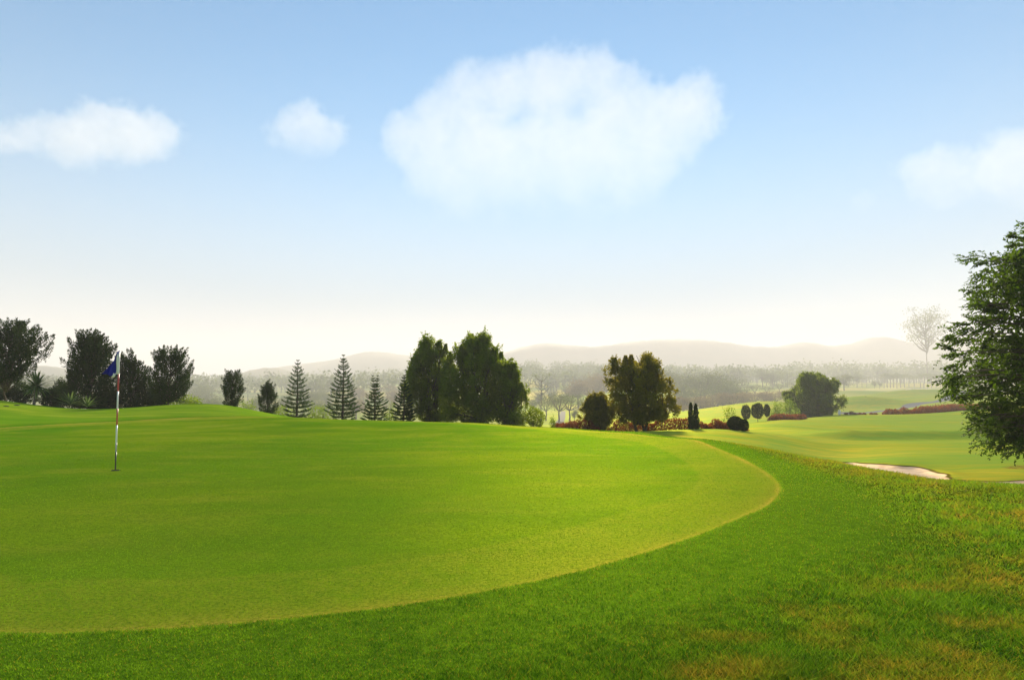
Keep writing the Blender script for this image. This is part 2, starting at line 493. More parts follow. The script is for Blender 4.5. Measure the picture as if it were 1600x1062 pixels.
def ground_material():
    m, N, out = new_mat('turf')
    pos = N.n('ShaderNodeNewGeometry').outputs['Position']
    def scaled(sx, sy, sz):
        mp = N.n('ShaderNodeMapping')
        mp.inputs['Scale'].default_value = (sx, sy, sz)
        N.put(mp.inputs['Vector'], pos)
        return mp.outputs[0]
    big = N.ramp(N.noise(pos, 0.13, 4, 0.6), 0.40, 0.60)
    mid = N.ramp(N.noise(pos, 0.8, 4, 0.6), 0.36, 0.64)
    small = N.ramp(N.noise(pos, 5.0, 4, 0.65), 0.34, 0.66)
    grain = N.ramp(N.noise(pos, 70.0, 2, 0.7), 0.25, 0.75)
    streak = N.ramp(N.noise(scaled(0.035, 0.33, 1), 1.0, 4, 0.6), 0.36, 0.64)
    streak2 = N.ramp(N.noise(scaled(0.35, 1.5, 1), 1.0, 3, 0.6), 0.36, 0.64)
    dg, df, ds = N.attr('d_green'), N.attr('d_fringe'), N.attr('d_sand')
    dp, dfg, dso, rr = N.attr('d_path'), N.attr('d_fargreen'), N.attr('d_soil'), N.attr('d_back')
    # putting green: fine turf, yellower worn patches
    g = N.mix(N.math('MULTIPLY', big, 0.75), C_GREEN_A, C_GREEN_B)
    g = N.mix(N.math('MULTIPLY', N.math('MULTIPLY', mid, streak2), 0.55), g, C_GREEN_C)
    g = N.mix(N.math('MULTIPLY', small, 0.30), g, C_GREEN_D)
    # mowing: faint bands where the blades were rolled one way or the other
    mp = N.n('ShaderNodeMapping'); mp.inputs['Rotation'].default_value = (0, 0, 0.95); N.put(mp.inputs['Vector'], pos)
    sxm = N.n('ShaderNodeSeparateXYZ'); N.put(sxm.inputs[0], mp.outputs[0])
    wv = N.math('SINE', N.math('ADD', N.math('MULTIPLY', sxm.outputs[0], 3.4), N.math('MULTIPLY', N.noise(pos, 0.5, 2), 1.5)))
    g = N.mix(N.math('MULTIPLY', N.ramp(wv, -0.35, 0.35), 0.16), g, C_GREEN_D)
    g = N.mix(N.math('MULTIPLY', N.ramp(N.noise(scaled(0.22, 0.6, 1), 1.0, 4, 0.6, 0.4), 0.48, 0.62), 0.45), g, C_GREEN_D)
    # the last round of the mower, just inside the edge, is drier; pale flecks of sand and clippings lie about
    ring = N.math('MULTIPLY', N.ramp(dg, -1.25, -1.12), N.math('ADD', 0.25, N.math('MULTIPLY', small, 0.5)))
    g = N.mix(N.math('MULTIPLY', ring, 0.7), g, C_GREEN_C)
    vo = N.n('ShaderNodeTexVoronoi'); vo.inputs['Scale'].default_value = 2.3; N.put(vo.inputs['Vector'], pos)
    fleck = N.math('MULTIPLY', N.ramp(vo.outputs['Distance'], 0.06, 0.02), N.ramp(N.noise(pos, 1.9, 1), 0.5, 0.6))
    g = N.mix(N.math('MULTIPLY', fleck, 0.6), g, C_DRY)
    gedge = N.math('MULTIPLY', N.ramp(dg, -0.40, -0.02), N.math('ADD', 0.35, N.math('MULTIPLY', mid, 0.65)))
    g = N.mix(N.math('MULTIPLY', gedge, 0.35), g, C_DRY)
    lip = N.math('SUBTRACT', 1.0, N.math('MULTIPLY', N.math('ABSOLUTE', N.math('ADD', dg, 0.03)), 14.0), clamp=True)
    # fringe and rough
    f = N.mix(N.math('MULTIPLY', mid, 0.6), C_FRINGE_A, C_FRINGE_B)
    f = N.mix(N.math('MULTIPLY', small, 0.35), f, C_FRINGE_C)
    ro = N.mix(N.math('MULTIPLY', mid, small), C_ROUGH_A, C_ROUGH_B)
    ro = N.mix(N.math('MULTIPLY', N.ramp(N.noise(pos, 1.7, 5, 0.7), 0.45, 0.66), 0.6), ro, C_DRY2)
    # fairways
    fa = N.mix(streak, C_FAIR_A, C_FAIR_B)
    fa = N.mix(N.math('MULTIPLY', streak2, 0.7), fa, C_FAIR_C)
    fa = N.mix(N.math('MULTIPLY', N.ramp(N.noise(scaled(0.03, 0.09, 1), 1.0, 3), 0.42, 0.58), 0.6), fa, C_FAIR_E)
    far = N.mix(N.ramp(N.noise(pos, 0.009, 4, 0.6), 0.4, 0.6), C_FAR_A, C_FAR_B)
    fa = N.mix(N.ramp(rr, 385.0, 785.0), fa, far)
    ro = N.mix(N.math('MULTIPLY', N.ramp(N.attr('d_crest'), 1.5, 0.2), N.math('ADD', 0.25, N.math('MULTIPLY', mid, 0.6))), ro, C_DRY2)
    # the mound on the left is mown closer than the rough and greener than the fairway
    sp = N.n('ShaderNodeSeparateXYZ'); N.put(sp.inputs[0], pos)
    md = N.mix(streak, C_MOUND_A, C_MOUND_B)
    md = N.mix(N.math('MULTIPLY', streak2, 0.6), md, C_MOUND_C)
    fa = N.mix(N.math('MULTIPLY', N.ramp(sp.outputs[0], -1.0, -7.0), N.ramp(rr, 75.0, 50.0)), fa, md)
    land = N.mix(N.ramp(df, -0.35, 0.35), f, ro)
    land = N.mix(N.math('MAXIMUM', N.ramp(df, 2.6, 6.0), N.math('MULTIPLY', N.ramp(sp.outputs[0], -2.0, -6.0), N.math('MULTIPLY', N.ramp(df, -0.2, 0.5), N.ramp(rr, 12.0, 18.0)))), land, fa)
    land = N.mix(N.ramp(dfg, 1.0, -1.0), land, C_FARGREEN)
    col = N.mix(N.ramp(dg, -0.02, 0.03), g, land)
    col = N.mix(N.math('MULTIPLY', lip, N.math('ADD', 0.25, N.math('MULTIPLY', mid, 0.6))), col, C_DRY)
    speck = N.ramp(N.noise(pos, 32.0, 3, 0.75), 0.30, 0.70)
    amt = N.math('SUBTRACT', 1.0, N.ramp(rr, 7.0, 30.0))
    col = N.mix(N.math('MULTIPLY', amt, N.math('MULTIPLY', grain, 0.55)), col, C_SHOOT)
    col = N.mix(N.math('MULTIPLY', amt, N.math('MULTIPLY', N.math('SUBTRACT', 1.0, speck), 0.75)), col, C_THATCH)
    # under the longer grass near the camera the ground is coloured darker
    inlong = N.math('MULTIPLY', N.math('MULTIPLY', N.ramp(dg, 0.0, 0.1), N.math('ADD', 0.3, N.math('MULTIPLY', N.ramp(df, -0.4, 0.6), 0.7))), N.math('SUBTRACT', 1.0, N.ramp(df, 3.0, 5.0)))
    col = N.mix(N.math('MULTIPLY', N.math('MULTIPLY', inlong, N.math('SUBTRACT', 1.0, N.ramp(rr, 9.0, 24.0))), 0.75), col, C_UNDERGRASS)
    # bare soil round the sand, the sand itself, cart paths
    sn = N.mix(N.ramp(N.noise(pos, 2.2, 5, 0.65), 0.4, 0.62), C_SAND_A, C_SAND_B)
    col = N.mix(N.math('MULTIPLY', N.ramp(ds, 0.09, 0.0), 0.85), col, C_EARTH)
    col = N.mix(N.ramp(ds, -0.03, -0.10), col, sn)
    col = N.mix(N.math('MULTIPLY', N.ramp(dso, 0.25, -0.1), small), col, C_EARTH2)
    col = N.mix(N.ramp(dp, 3.8, 2.9), col, C_PATH)
    b = N.n('ShaderNodeBsdfDiffuse')
    N.put(b.inputs['Color'], col)
    b.inputs['Roughness'].default_value = 0.6
    bp = N.n('ShaderNodeBump')
    bp.inputs['Strength'].default_value = 0.55
    bp.inputs['Distance'].default_value = 0.02
    hsum = N.math('ADD', N.math('MULTIPLY', N.noise(pos, 45.0, 3, 0.7), 0.6), N.math('MULTIPLY', N.noise(pos, 6.0, 4, 0.7), 1.0))
    N.put(bp.inputs['Height'], hsum)
    N.t.links.new(bp.outputs[0], b.inputs['Normal'])
    # light that comes through and off the blades towards someone facing the sun
    gl = N.n('ShaderNodeBsdfGlossy')
    gl.inputs['Roughness'].default_value = 0.62
    N.put(gl.inputs['Color'], N.mix(1.0, col, (2.2, 2.0, 1.2), 'MULTIPLY'))
    N.t.links.new(bp.outputs[0], gl.inputs['Normal'])
    mx = N.n('ShaderNodeMixShader'); mx.inputs[0].default_value = TURF_SHEEN
    N.t.links.new(b.outputs[0], mx.inputs[1]); N.t.links.new(gl.outputs[0], mx.inputs[2])
    N.t.links.new(mx.outputs[0], out.inputs['Surface'])
    return m

TURF_SHEEN = 0.07
C_GREEN_A = (0.09, 0.235, 0.005); C_GREEN_B = (0.23, 0.31, 0.009); C_GREEN_C = (0.32, 0.32, 0.03); C_GREEN_D = (0.06, 0.175, 0.004)
C_DRY = (0.42, 0.29, 0.05)
C_FRINGE_A = (0.07, 0.22, 0.004); C_FRINGE_B = (0.14, 0.29, 0.006); C_FRINGE_C = (0.055, 0.165, 0.004)
C_ROUGH_A = (0.08, 0.18, 0.005); C_ROUGH_B = (0.18, 0.22, 0.008); C_DRY2 = (0.36, 0.22, 0.012)
C_FAIR_A = (0.36, 0.36, 0.03); C_FAIR_B = (0.5, 0.41, 0.045); C_FAIR_C = (0.19, 0.34, 0.04); C_FAIR_D = (0.3, 0.35, 0.03)
C_MOUND_A = (0.150, 0.290, 0.010); C_MOUND_B = (0.260, 0.340, 0.020); C_MOUND_C = (0.100, 0.240, 0.008); C_FAIR_E = (0.220, 0.360, 0.050)
C_FAR_A = (0.17, 0.26, 0.03); C_FAR_B = (0.4, 0.36, 0.08); C_FARGREEN = (0.45, 0.42, 0.12)
C_THATCH = (0.070, 0.130, 0.008); C_UNDERGRASS = (0.020, 0.055, 0.004)
C_SHOOT = (0.24, 0.3, 0.02)
C_SAND_A = (0.66, 0.54, 0.44); C_SAND_B = (0.54, 0.42, 0.33)
C_EARTH = (0.075, 0.050, 0.016); C_EARTH2 = (0.200, 0.080, 0.035); C_PATH = (0.20, 0.20, 0.22)
MAT['ground'] = ground_material()
ground = build_ground()

# ------------------------------------------------------------------ far hills
def hill(name, Y, prof, depth, seed):
    prof = np.array(prof, float)
    Y = float(ST(Y)); depth = depth * STK
    px = np.arange(prof[0, 0], prof[-1, 0] + 0.1, 4.0)
    # rounded interpolation of the crest line
    py = np.interp(px, prof[:, 0], prof[:, 1])
    k = np.hanning(13); k /= k.sum()
    py = np.convolve(np.pad(py, 6, 'edge'), k, 'valid')
    u = (px - 800) / FPX
    top = np.array([at(a, b, Y)[2] for a, b in zip(px, py)])
    x = u * Y / CP
    s = np.linspace(-1, 1, 25)
    V = []
    for sj in s:
        yy = Y + sj * depth + 56 * fbm(x / 280, np.full(len(x), sj * 2.0), 3, seed)
        fall = (math.cos(sj * math.pi) * 0.5 + 0.5) ** 0.8
        zz = -26 + (top + 26) * fall
        zz = zz + (fall * (1 - abs(sj) * 0.4)) * (8.5 * fbm(x / 104, yy / 104, 3, seed + 4) * (0.25 + abs(sj)) + 3.5 * fbm(x / 16, yy / 16, 2, seed + 9))
        V.append(np.stack([x * (yy / Y) ** 0.0, yy, zz], 1))
    n = len(x)
    V = np.concatenate(V)
    i = np.arange(len(s) - 1)[:, None] * n + np.arange(n - 1)[None]
    F = np.stack([i, i + 1, i + n + 1, i + n], -1).reshape(-1, 4)
    o = mesh_obj(name, V, F, MAT['hill'], smooth=True)
    return props(o, kind='structure')

MAT['hill'] = plain_mat('hill_woods', (0.055, 0.068, 0.022), 0.95, 0.1, 0.5, 0.02, 0.0, (0.110, 0.098, 0.038))
hill('hill', 470, [(-330, 590), (-200, 583), (0, 580), (40, 577), (75, 572), (100, 574), (140, 582), (180, 592), (230, 602)], 60, 1)
hill('hill', 455, [(240, 606), (290, 599), (310, 597), (345, 596), (375, 584), (400, 576), (430, 574), (450, 580), (480, 590), (530, 602), (560, 608)], 50, 2)
hill('hill', 640, [(250, 600), (330, 596), (400, 586), (440, 572), (520, 563), (560, 551), (585, 548), (620, 552), (650, 557), (700, 560), (780, 552), (815, 542), (850, 536), (890, 540), (930, 543),
    (980, 534), (1030, 530), (1090, 531), (1120, 534), (1160, 541), (1200, 543), (1240, 536), (1260, 534), (1300, 541), (1335, 536), (1360, 526), (1380, 527), (1410, 536), (1440, 534), (1500, 530), (1600, 526), (1750, 535), (1950, 565)], 90, 3)

# ------------------------------------------------------------------ haze: one closed box of thin air
def haze_box():
    m, N, out = new_mat('haze_air')
    v = N.n('ShaderNodeVolumePrincipled')
    v.inputs['Color'].default_value = (*HAZE_COLOR, 1)
    v.inputs['Density'].default_value = HAZE_DENSITY
    v.inputs['Anisotropy'].default_value = HAZE_ANISO
    N.t.links.new(v.outputs[0], out.inputs['Volume'])
    x0, x1, y0, y1, z0, z1 = -3300, 3300, -3300, 3300, -60, 165
    V = [(x, y, z) for x in (x0, x1) for y in (y0, y1) for z in (z0, z1)]
    F = [(0, 1, 3, 2), (4, 6, 7, 5), (0, 4, 5, 1), (2, 3, 7, 6), (0, 2, 6, 4), (1, 5, 7, 3)]
    return props(mesh_obj('haze', V, np.array(F), m), kind='stuff')

haze_box()

# ------------------------------------------------------------------ clouds: soft volumes beyond the hazy air
def cloud_material():
    m, N, out = new_mat('cloud_vapour')
    v = N.n('ShaderNodeVolumePrincipled')
    v.inputs['Color'].default_value = (0.93, 0.93, 0.94, 1)
    v.inputs['Density'].default_value = 0.001
    v.inputs['Anisotropy'].default_value = 0.0
    v.inputs['Density Attribute'].default_value = 'density'
    N.t.links.new(v.outputs[0], out.inputs['Volume'])
    return m

CLOUD_Y = 2600.0
CLOUD_ERODE = 0.75
CLOUD_DENS = 0.9

def cloud(label, blobs, dens, zfade, seed):
    """blobs: (px, py, radius in px) puffs; zfade: (py of bottom, py where full)."""
    s = CLOUD_Y / FPX
    B = [(at(px, py, CLOUD_Y), r * s * 1.13) for px, py, r in blobs]
    lo = np.min([c - r for c, r in B], 0) - 60; hi = np.max([c + r for c, r in B], 0) + 60
    zb, zt = at(800, zfade[0], CLOUD_Y)[2], at(800, zfade[1], CLOUD_Y)[2]
    tree = bpy.data.node_groups.new('cloud_vapour', 'GeometryNodeTree')
    tree.interface.new_socket('Geometry', in_out='OUTPUT', socket_type='NodeSocketGeometry')
    N = Nodes(tree)
    go = N.n('NodeGroupOutput')
    pos = N.n('GeometryNodeInputPosition').outputs[0]
    # ragged puffs: the position is pushed about by noise before the distance to each puff is taken
    nz = N.n('ShaderNodeTexNoise'); nz.inputs['Scale'].default_value = 0.0068; nz.inputs['Detail'].default_value = 8; nz.inputs['Roughness'].default_value = 0.68
    off = N.n('ShaderNodeVectorMath', operation='ADD'); off.inputs[1].default_value = (seed * 131.0, seed * 57.0, 0)
    N.put(off.inputs[0], pos); N.put(nz.inputs['Vector'], off.outputs[0])
    sub = N.n('ShaderNodeVectorMath', operation='SUBTRACT'); N.put(sub.inputs[0], nz.outputs['Color']); sub.inputs[1].default_value = (0.5, 0.5, 0.5)
    sc = N.n('ShaderNodeVectorMath', operation='SCALE'); N.put(sc.inputs[0], sub.outputs[0]); sc.inputs['Scale'].default_value = 190.0
    n2 = N.n('ShaderNodeTexNoise'); n2.inputs['Scale'].default_value = 0.030; n2.inputs['Detail'].default_value = 5; n2.inputs['Roughness'].default_value = 0.65
    N.put(n2.inputs['Vector'], off.outputs[0])
    s2 = N.n('ShaderNodeVectorMath', operation='SUBTRACT'); N.put(s2.inputs[0], n2.outputs['Color']); s2.inputs[1].default_value = (0.5, 0.5, 0.5)
    s3 = N.n('ShaderNodeVectorMath', operation='SCALE'); N.put(s3.inputs[0], s2.outputs[0]); s3.inputs['Scale'].default_value = 75.0
    w1 = N.n('ShaderNodeVectorMath', operation='ADD'); N.put(w1.inputs[0], sc.outputs[0]); N.put(w1.inputs[1], s3.outputs[0])
    wp = N.n('ShaderNodeVectorMath', operation='ADD'); N.put(wp.inputs[0], pos); N.put(wp.inputs[1], w1.outputs[0])
    acc = None
    for c, r in B:
        d = N.n('ShaderNodeVectorMath', operation='DISTANCE'); N.put(d.inputs[0], wp.outputs[0]); d.inputs[1].default_value = tuple(c)
        k = N.math('MULTIPLY', N.math('SUBTRACT', 1.0, N.math('DIVIDE', d.outputs['Value'], r)), 1.0)
        k = N.math('MULTIPLY', N.math('MAXIMUM', k, 0.0), 1.0)
        acc = k if acc is None else N.math('ADD', acc, k)
    mr = N.n('ShaderNodeMapRange'); mr.interpolation_type = 'SMOOTHSTEP'
    ero = N.n('ShaderNodeTexNoise'); ero.inputs['Scale'].default_value = 0.0105; ero.inputs['Detail'].default_value = 7; ero.inputs['Roughness'].default_value = 0.66
    N.put(ero.inputs['Vector'], off.outputs[0])
    acc = N.math('SUBTRACT', acc, N.math('MULTIPLY', ero.outputs[0], CLOUD_ERODE))
    N.put(mr.inputs[0], acc); mr.inputs[1].default_value = 0.0; mr.inputs[2].default_value = 0.45
    sx = N.n('ShaderNodeSeparateXYZ'); N.put(sx.inputs[0], pos)
    fz = N.n('ShaderNodeMapRange'); fz.interpolation_type = 'SMOOTHSTEP'
    N.put(fz.inputs[0], sx.outputs[2]); fz.inputs[1].default_value = zb; fz.inputs[2].default_value = zt
    dn = N.math('MULTIPLY', N.math('MULTIPLY', mr.outputs[0], fz.outputs[0]), dens * CLOUD_DENS * 1000.0)
    vc = N.n('GeometryNodeVolumeCube')
    N.put(vc.inputs['Density'], dn)
    size = hi - lo
    org = (lo + hi) / 2
    vc.inputs['Min'].default_value = tuple(lo); vc.inputs['Max'].default_value = tuple(hi)
    step = 7.0
    for ax, nm in enumerate(('Resolution X', 'Resolution Y', 'Resolution Z')):
        vc.inputs[nm].default_value = int(max(8, size[ax] / step))
    sm = N.n('GeometryNodeSetMaterial'); sm.inputs['Material'].default_value = MAT['cloud']
    N.t.links.new(vc.outputs[0], sm.inputs[0]); N.t.links.new(sm.outputs[0], go.inputs[0])
    me = bpy.data.meshes.new('cloud'); me.materials.append(MAT['cloud'])
    o = bpy.data.objects.new('cloud', me); COL.objects.link(o)
    md = o.modifiers.new('vapour', 'NODES'); md.node_group = tree
    return props(o, label, 'cloud', 'clouds in the blue sky')

MAT['cloud'] = cloud_material()
cloud('largest cloud, broad white heap high in the middle of the sky',
      [(622, 225, 48), (650, 205, 60), (700, 158, 64), (760, 130, 62), (830, 115, 62), (880, 120, 58), (930, 102, 58), (960, 150, 55), (1010, 165, 62), (1060, 175, 58), (1095, 142, 48), (1110, 185, 40), (1060, 225, 66), (980, 230, 80), (900, 220, 90), (800, 220, 90), (720, 240, 80), (660, 255, 60), (780, 290, 90), (900, 295, 90), (1000, 290, 70), (690, 300, 70)],
      0.0030, (415, 110), 1)
cloud('long low white cloud nearest the left tree group', [(30, 215, 45), (-20, 218, 40), (80, 215, 50), (130, 210, 55), (170, 200, 55), (215, 205, 55), (255, 220, 50), (200, 235, 55), (120, 235, 50)], 0.0032, (315, 185), 2)
cloud('smallest white cloud, alone between the two larger ones', [(430, 208, 40), (468, 192, 42), (496, 195, 44), (528, 216, 40), (480, 222, 46)], 0.0027, (275, 180), 3)
cloud('pale cloud bank low above the big right-hand tree', [(1350, 312, 34), (1428, 268, 46), (1468, 262, 52), (1505, 278, 52), (1570, 240, 58), (1625, 235, 66), (1560, 290, 62), (1640, 290, 70), (1470, 300, 50)], 0.0022, (380, 215), 4)

# ------------------------------------------------------------------ plant building blocks
def unit(v):
    return v / (np.linalg.norm(v, axis=-1, keepdims=True) + 1e-9)

class Geo:
    """Collects vertices, faces and a tint per vertex for one mesh."""
    def __init__(self):
        self.V, self.Q, self.T, self.t, self.n = [], [], [], [], 0
    def leaves(self, rng, P, D, L, W, tint, flat=0.0):
        """Diamond leaves: base P, direction D, length L, width W; flat > 0 turns the blades face up."""
        n = len(P)
        if n == 0: return
        D = unit(D); L = np.broadcast_to(L, n)[:, None]; W = np.broadcast_to(W, n)[:, None]
        R = rng.normal(size=(n, 3)); R[:, 2] += flat * 3
        Sd = unit(np.cross(D, R))
        up = np.cross(Sd, D)
        a = P; b = P + D * L * 0.45 + Sd * W * 0.5 + up * L * 0.05; c = P + D * L - up * L * 0.06; d = P + D * L * 0.45 - Sd * W * 0.5 + up * L * 0.05
        V = np.stack([a, b, c, d], 1).reshape(-1, 3)
        self.Q.append(np.arange(n)[:, None] * 4 + np.arange(4)[None] + self.n)
        self.V.append(V); self.t.append(np.repeat(np.clip(np.broadcast_to(tint, n), 0, 1), 4)); self.n += 4 * n
    def tube(self, pts, rad, k=7, tint=0.5):
        pts = np.asarray(pts, float); m = len(pts)
        rad = np.broadcast_to(rad, m)
        tg = unit(np.gradient(pts, axis=0))
        ref = np.array([0.31, 0.95, 0.05]) if abs(tg[0][2]) > 0.7 else np.array([0, 0, 1.0])
        s = unit(np.cross(tg, ref)); q = np.cross(tg, s)
        ang = np.linspace(0, 2 * math.pi, k, endpoint=False)
        V = pts[:, None] + (s[:, None] * np.cos(ang)[None, :, None] + q[:, None] * np.sin(ang)[None, :, None]) * rad[:, None, None]
        V = V.reshape(-1, 3)
        i = np.arange(m - 1)[:, None] * k + np.arange(k)[None]
        j = np.arange(m - 1)[:, None] * k + (np.arange(k)[None] + 1) % k
        self.Q.append((np.stack([i, j, j + k, i + k], -1).reshape(-1, 4)) + self.n)
        tip = np.array([pts[-1]])
        ti = np.stack([np.arange(k) + (m - 1) * k, (np.arange(k) + 1) % k + (m - 1) * k, np.full(k, m * k)], 1) + self.n
        self.T.append(ti)
        self.V.append(np.concatenate([V, tip])); self.t.append(np.full(m * k + 1, tint)); self.n += m * k + 1
    def build(self, name, mat, parent=None, smooth=False):
        V = np.concatenate(self.V)
        F = []
        if self.Q: F.append(np.concatenate(self.Q))
        if self.T: F.append(np.concatenate(self.T))
        return mesh_obj(name, V, F, mat, parent, np.concatenate(self.t), smooth)

def bend(p0, p1, n=6, sag=0.0, rng=None, wob=0.0):
    t = np.linspace(0, 1, n)[:, None]
    p = np.asarray(p0) * (1 - t) + np.asarray(p1) * t
    p[:, 2] += sag * np.sin(t[:, 0] * math.pi)
    if rng is not None and wob:
        w = rng.normal(size=(n, 3)) * wob; w[0] = 0; w[-1] = 0
        p += w
    return p

MAT['bark'] = plain_mat('bark', (0.100, 0.075, 0.055), 0.9, 0.2, 0.55, 9.0, 0.6)
MAT['pale_bark'] = plain_mat('pale_bark', (0.26, 0.21, 0.16), 0.9, 0.2, 0.5, 9.0, 0.5)
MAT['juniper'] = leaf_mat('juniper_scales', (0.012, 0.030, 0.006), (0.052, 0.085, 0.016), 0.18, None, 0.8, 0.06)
MAT['norfolk'] = leaf_mat('norfolk_needles', (0.018, 0.050, 0.012), (0.070, 0.120, 0.026), 0.25, None, 0.8, 0.06)
MAT['broadleaf'] = leaf_mat('broad_leaves', (0.020, 0.066, 0.003), (0.150, 0.230, 0.012), 0.45, (0.25, 0.32, 0.010), 0.7, 0.08)
MAT['redleaf'] = leaf_mat('olive_leaves', (0.040, 0.078, 0.004), (0.190, 0.200, 0.016), 0.45, (0.30, 0.25, 0.012), 0.7, 0.08)
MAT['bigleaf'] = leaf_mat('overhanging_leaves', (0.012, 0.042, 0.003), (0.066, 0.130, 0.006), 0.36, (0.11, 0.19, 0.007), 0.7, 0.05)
MAT['shrub'] = leaf_mat('shrub_leaves', (0.050, 0.100, 0.008), (0.170, 0.240, 0.020), 0.42, (0.22, 0.31, 0.015), 0.7, 0.10)
MAT['darkshrub'] = leaf_mat('dark_shrub_leaves', (0.012, 0.028, 0.008), (0.040, 0.068, 0.016), 0.2, None, 0.8, 0.06)
MAT['topiary'] = leaf_mat('clipped_leaves', (0.010, 0.026, 0.004), (0.034, 0.056, 0.009), 0.15, None, 0.9, 0.04)
MAT['hedge'] = leaf_mat('red_hedge_leaves', (0.075, 0.035, 0.010), (0.300, 0.078, 0.028), 0.30, (0.30, 0.09, 0.025), 0.8, 0.06)
MAT['hazytree'] = leaf_mat('valley_leaves', (0.065, 0.095, 0.022), (0.180, 0.200, 0.050), 0.35, None, 0.8, 0.05)
MAT['drytree'] = leaf_mat('dry_valley_leaves', (0.120, 0.088, 0.040), (0.250, 0.185, 0.070), 0.35, None, 0.8, 0.05)
MAT['spiky'] = leaf_mat('sword_leaves', (0.040, 0.085, 0.020), (0.150, 0.210, 0.060), 0.35, None, 0.75, 0.08)

def stand(px, py_top, Y):
    """Base on the ground under a pixel column at a distance, and the height that reaches the pixel row."""
    Y = float(ST(Y))
    x = (px - 800.0) / FPX * Y / CP
    z = gz(x, Y)
    return np.array([x, Y, z]), at(px, py_top, Y)[2] - z

def env_w(env, t, cphi):
    E = np.array(env)
    l = np.interp(t, E[:, 0], E[:, 1]); r = np.interp(t, E[:, 0], E[:, 2])
    return l + (r - l) * (cphi * 0.5 + 0.5)

def juniper(label, px, py_top, Y, env, seed, group=None, lean=0.0, nplume=150, trunk_r=0.05):
    rng = np.random.RandomState(seed)
    base, H = stand(px, py_top, Y)
    base[2] -= 0.04
    root = empty('juniper_tree', base, label, 'juniper', group)
    tops = Geo()
    t0 = env[0][0]
    tops.tube(bend((0, 0, 0), (lean * H * 0.5, 0, H * 0.62), 7, 0, rng, 0.015 * H), np.linspace(trunk_r, trunk_r * 0.35, 7) * H / 3.5, 8)
    g = Geo()
    E = np.array(env)
    for k in range(nplume):
        t = t0 + (1 - t0) * (rng.rand() ** 0.8) * 0.97
        ph = rng.rand() * 2 * math.pi
        w = env_w(env, t, math.cos(ph)) * H
        q = (0.25 + 0.75 * rng.rand() ** 0.55)
        tip = np.array([math.cos(ph) * w * q + lean * H * t * 0.4, math.sin(ph) * w * q * 0.85, t * H])
        out = np.array([math.cos(ph), math.sin(ph), 0])
        d = unit(out * (0.18 + 0.42 * q) + np.array([0, 0, 1.0]) + rng.normal(size=3) * 0.14)
        if k % 7 == 0: tip = tip + d * H * rng.uniform(0.02, 0.07)
        Ln = H * (0.15 + 0.11 * rng.rand())
        if t * H - Ln * d[2] < t0 * H * 0.75: Ln = max(0.07 * H, (t - t0 * 0.75) * H / d[2])
        st = tip - d * Ln
        n = 120
        s = rng.rand(n) ** 0.85
        side = unit(np.cross(rng.normal(size=(n, 3)), d[None]))
        prof = np.sin(np.clip(s * 0.93 + 0.12, 0, 1) * math.pi) ** 0.7 * 0.036 * H * (0.8 + 0.4 * rng.rand())
        P = st + d * Ln * s[:, None] + side * (prof * np.sqrt(rng.rand(n)))[:, None]
        D = d[None] * 1.0 + side * 0.55 + rng.normal(size=(n, 3)) * 0.15
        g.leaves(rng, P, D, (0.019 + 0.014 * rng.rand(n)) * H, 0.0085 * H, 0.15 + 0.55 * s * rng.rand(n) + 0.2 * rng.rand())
        if k % 3 == 0:
            zz = max(st[2] - 0.12 * H, min(t0, 0.12) * H)
            tops.tube(bend((lean * zz * 0.4, 0, zz), st + d * Ln * 0.4, 4, -0.01 * H), np.linspace(0.009, 0.003, 4) * H, 5)
    # twigs inside the crown, painted darker to stand for shade
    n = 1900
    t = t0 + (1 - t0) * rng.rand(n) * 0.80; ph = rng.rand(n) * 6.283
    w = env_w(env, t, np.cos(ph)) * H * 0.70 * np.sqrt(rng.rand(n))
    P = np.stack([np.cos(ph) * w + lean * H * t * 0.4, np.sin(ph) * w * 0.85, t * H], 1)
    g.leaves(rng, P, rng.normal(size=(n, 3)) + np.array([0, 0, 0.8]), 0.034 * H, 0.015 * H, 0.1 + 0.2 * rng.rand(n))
    tops.build('trunk', MAT['bark'], root, True)
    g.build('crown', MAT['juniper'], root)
    return root

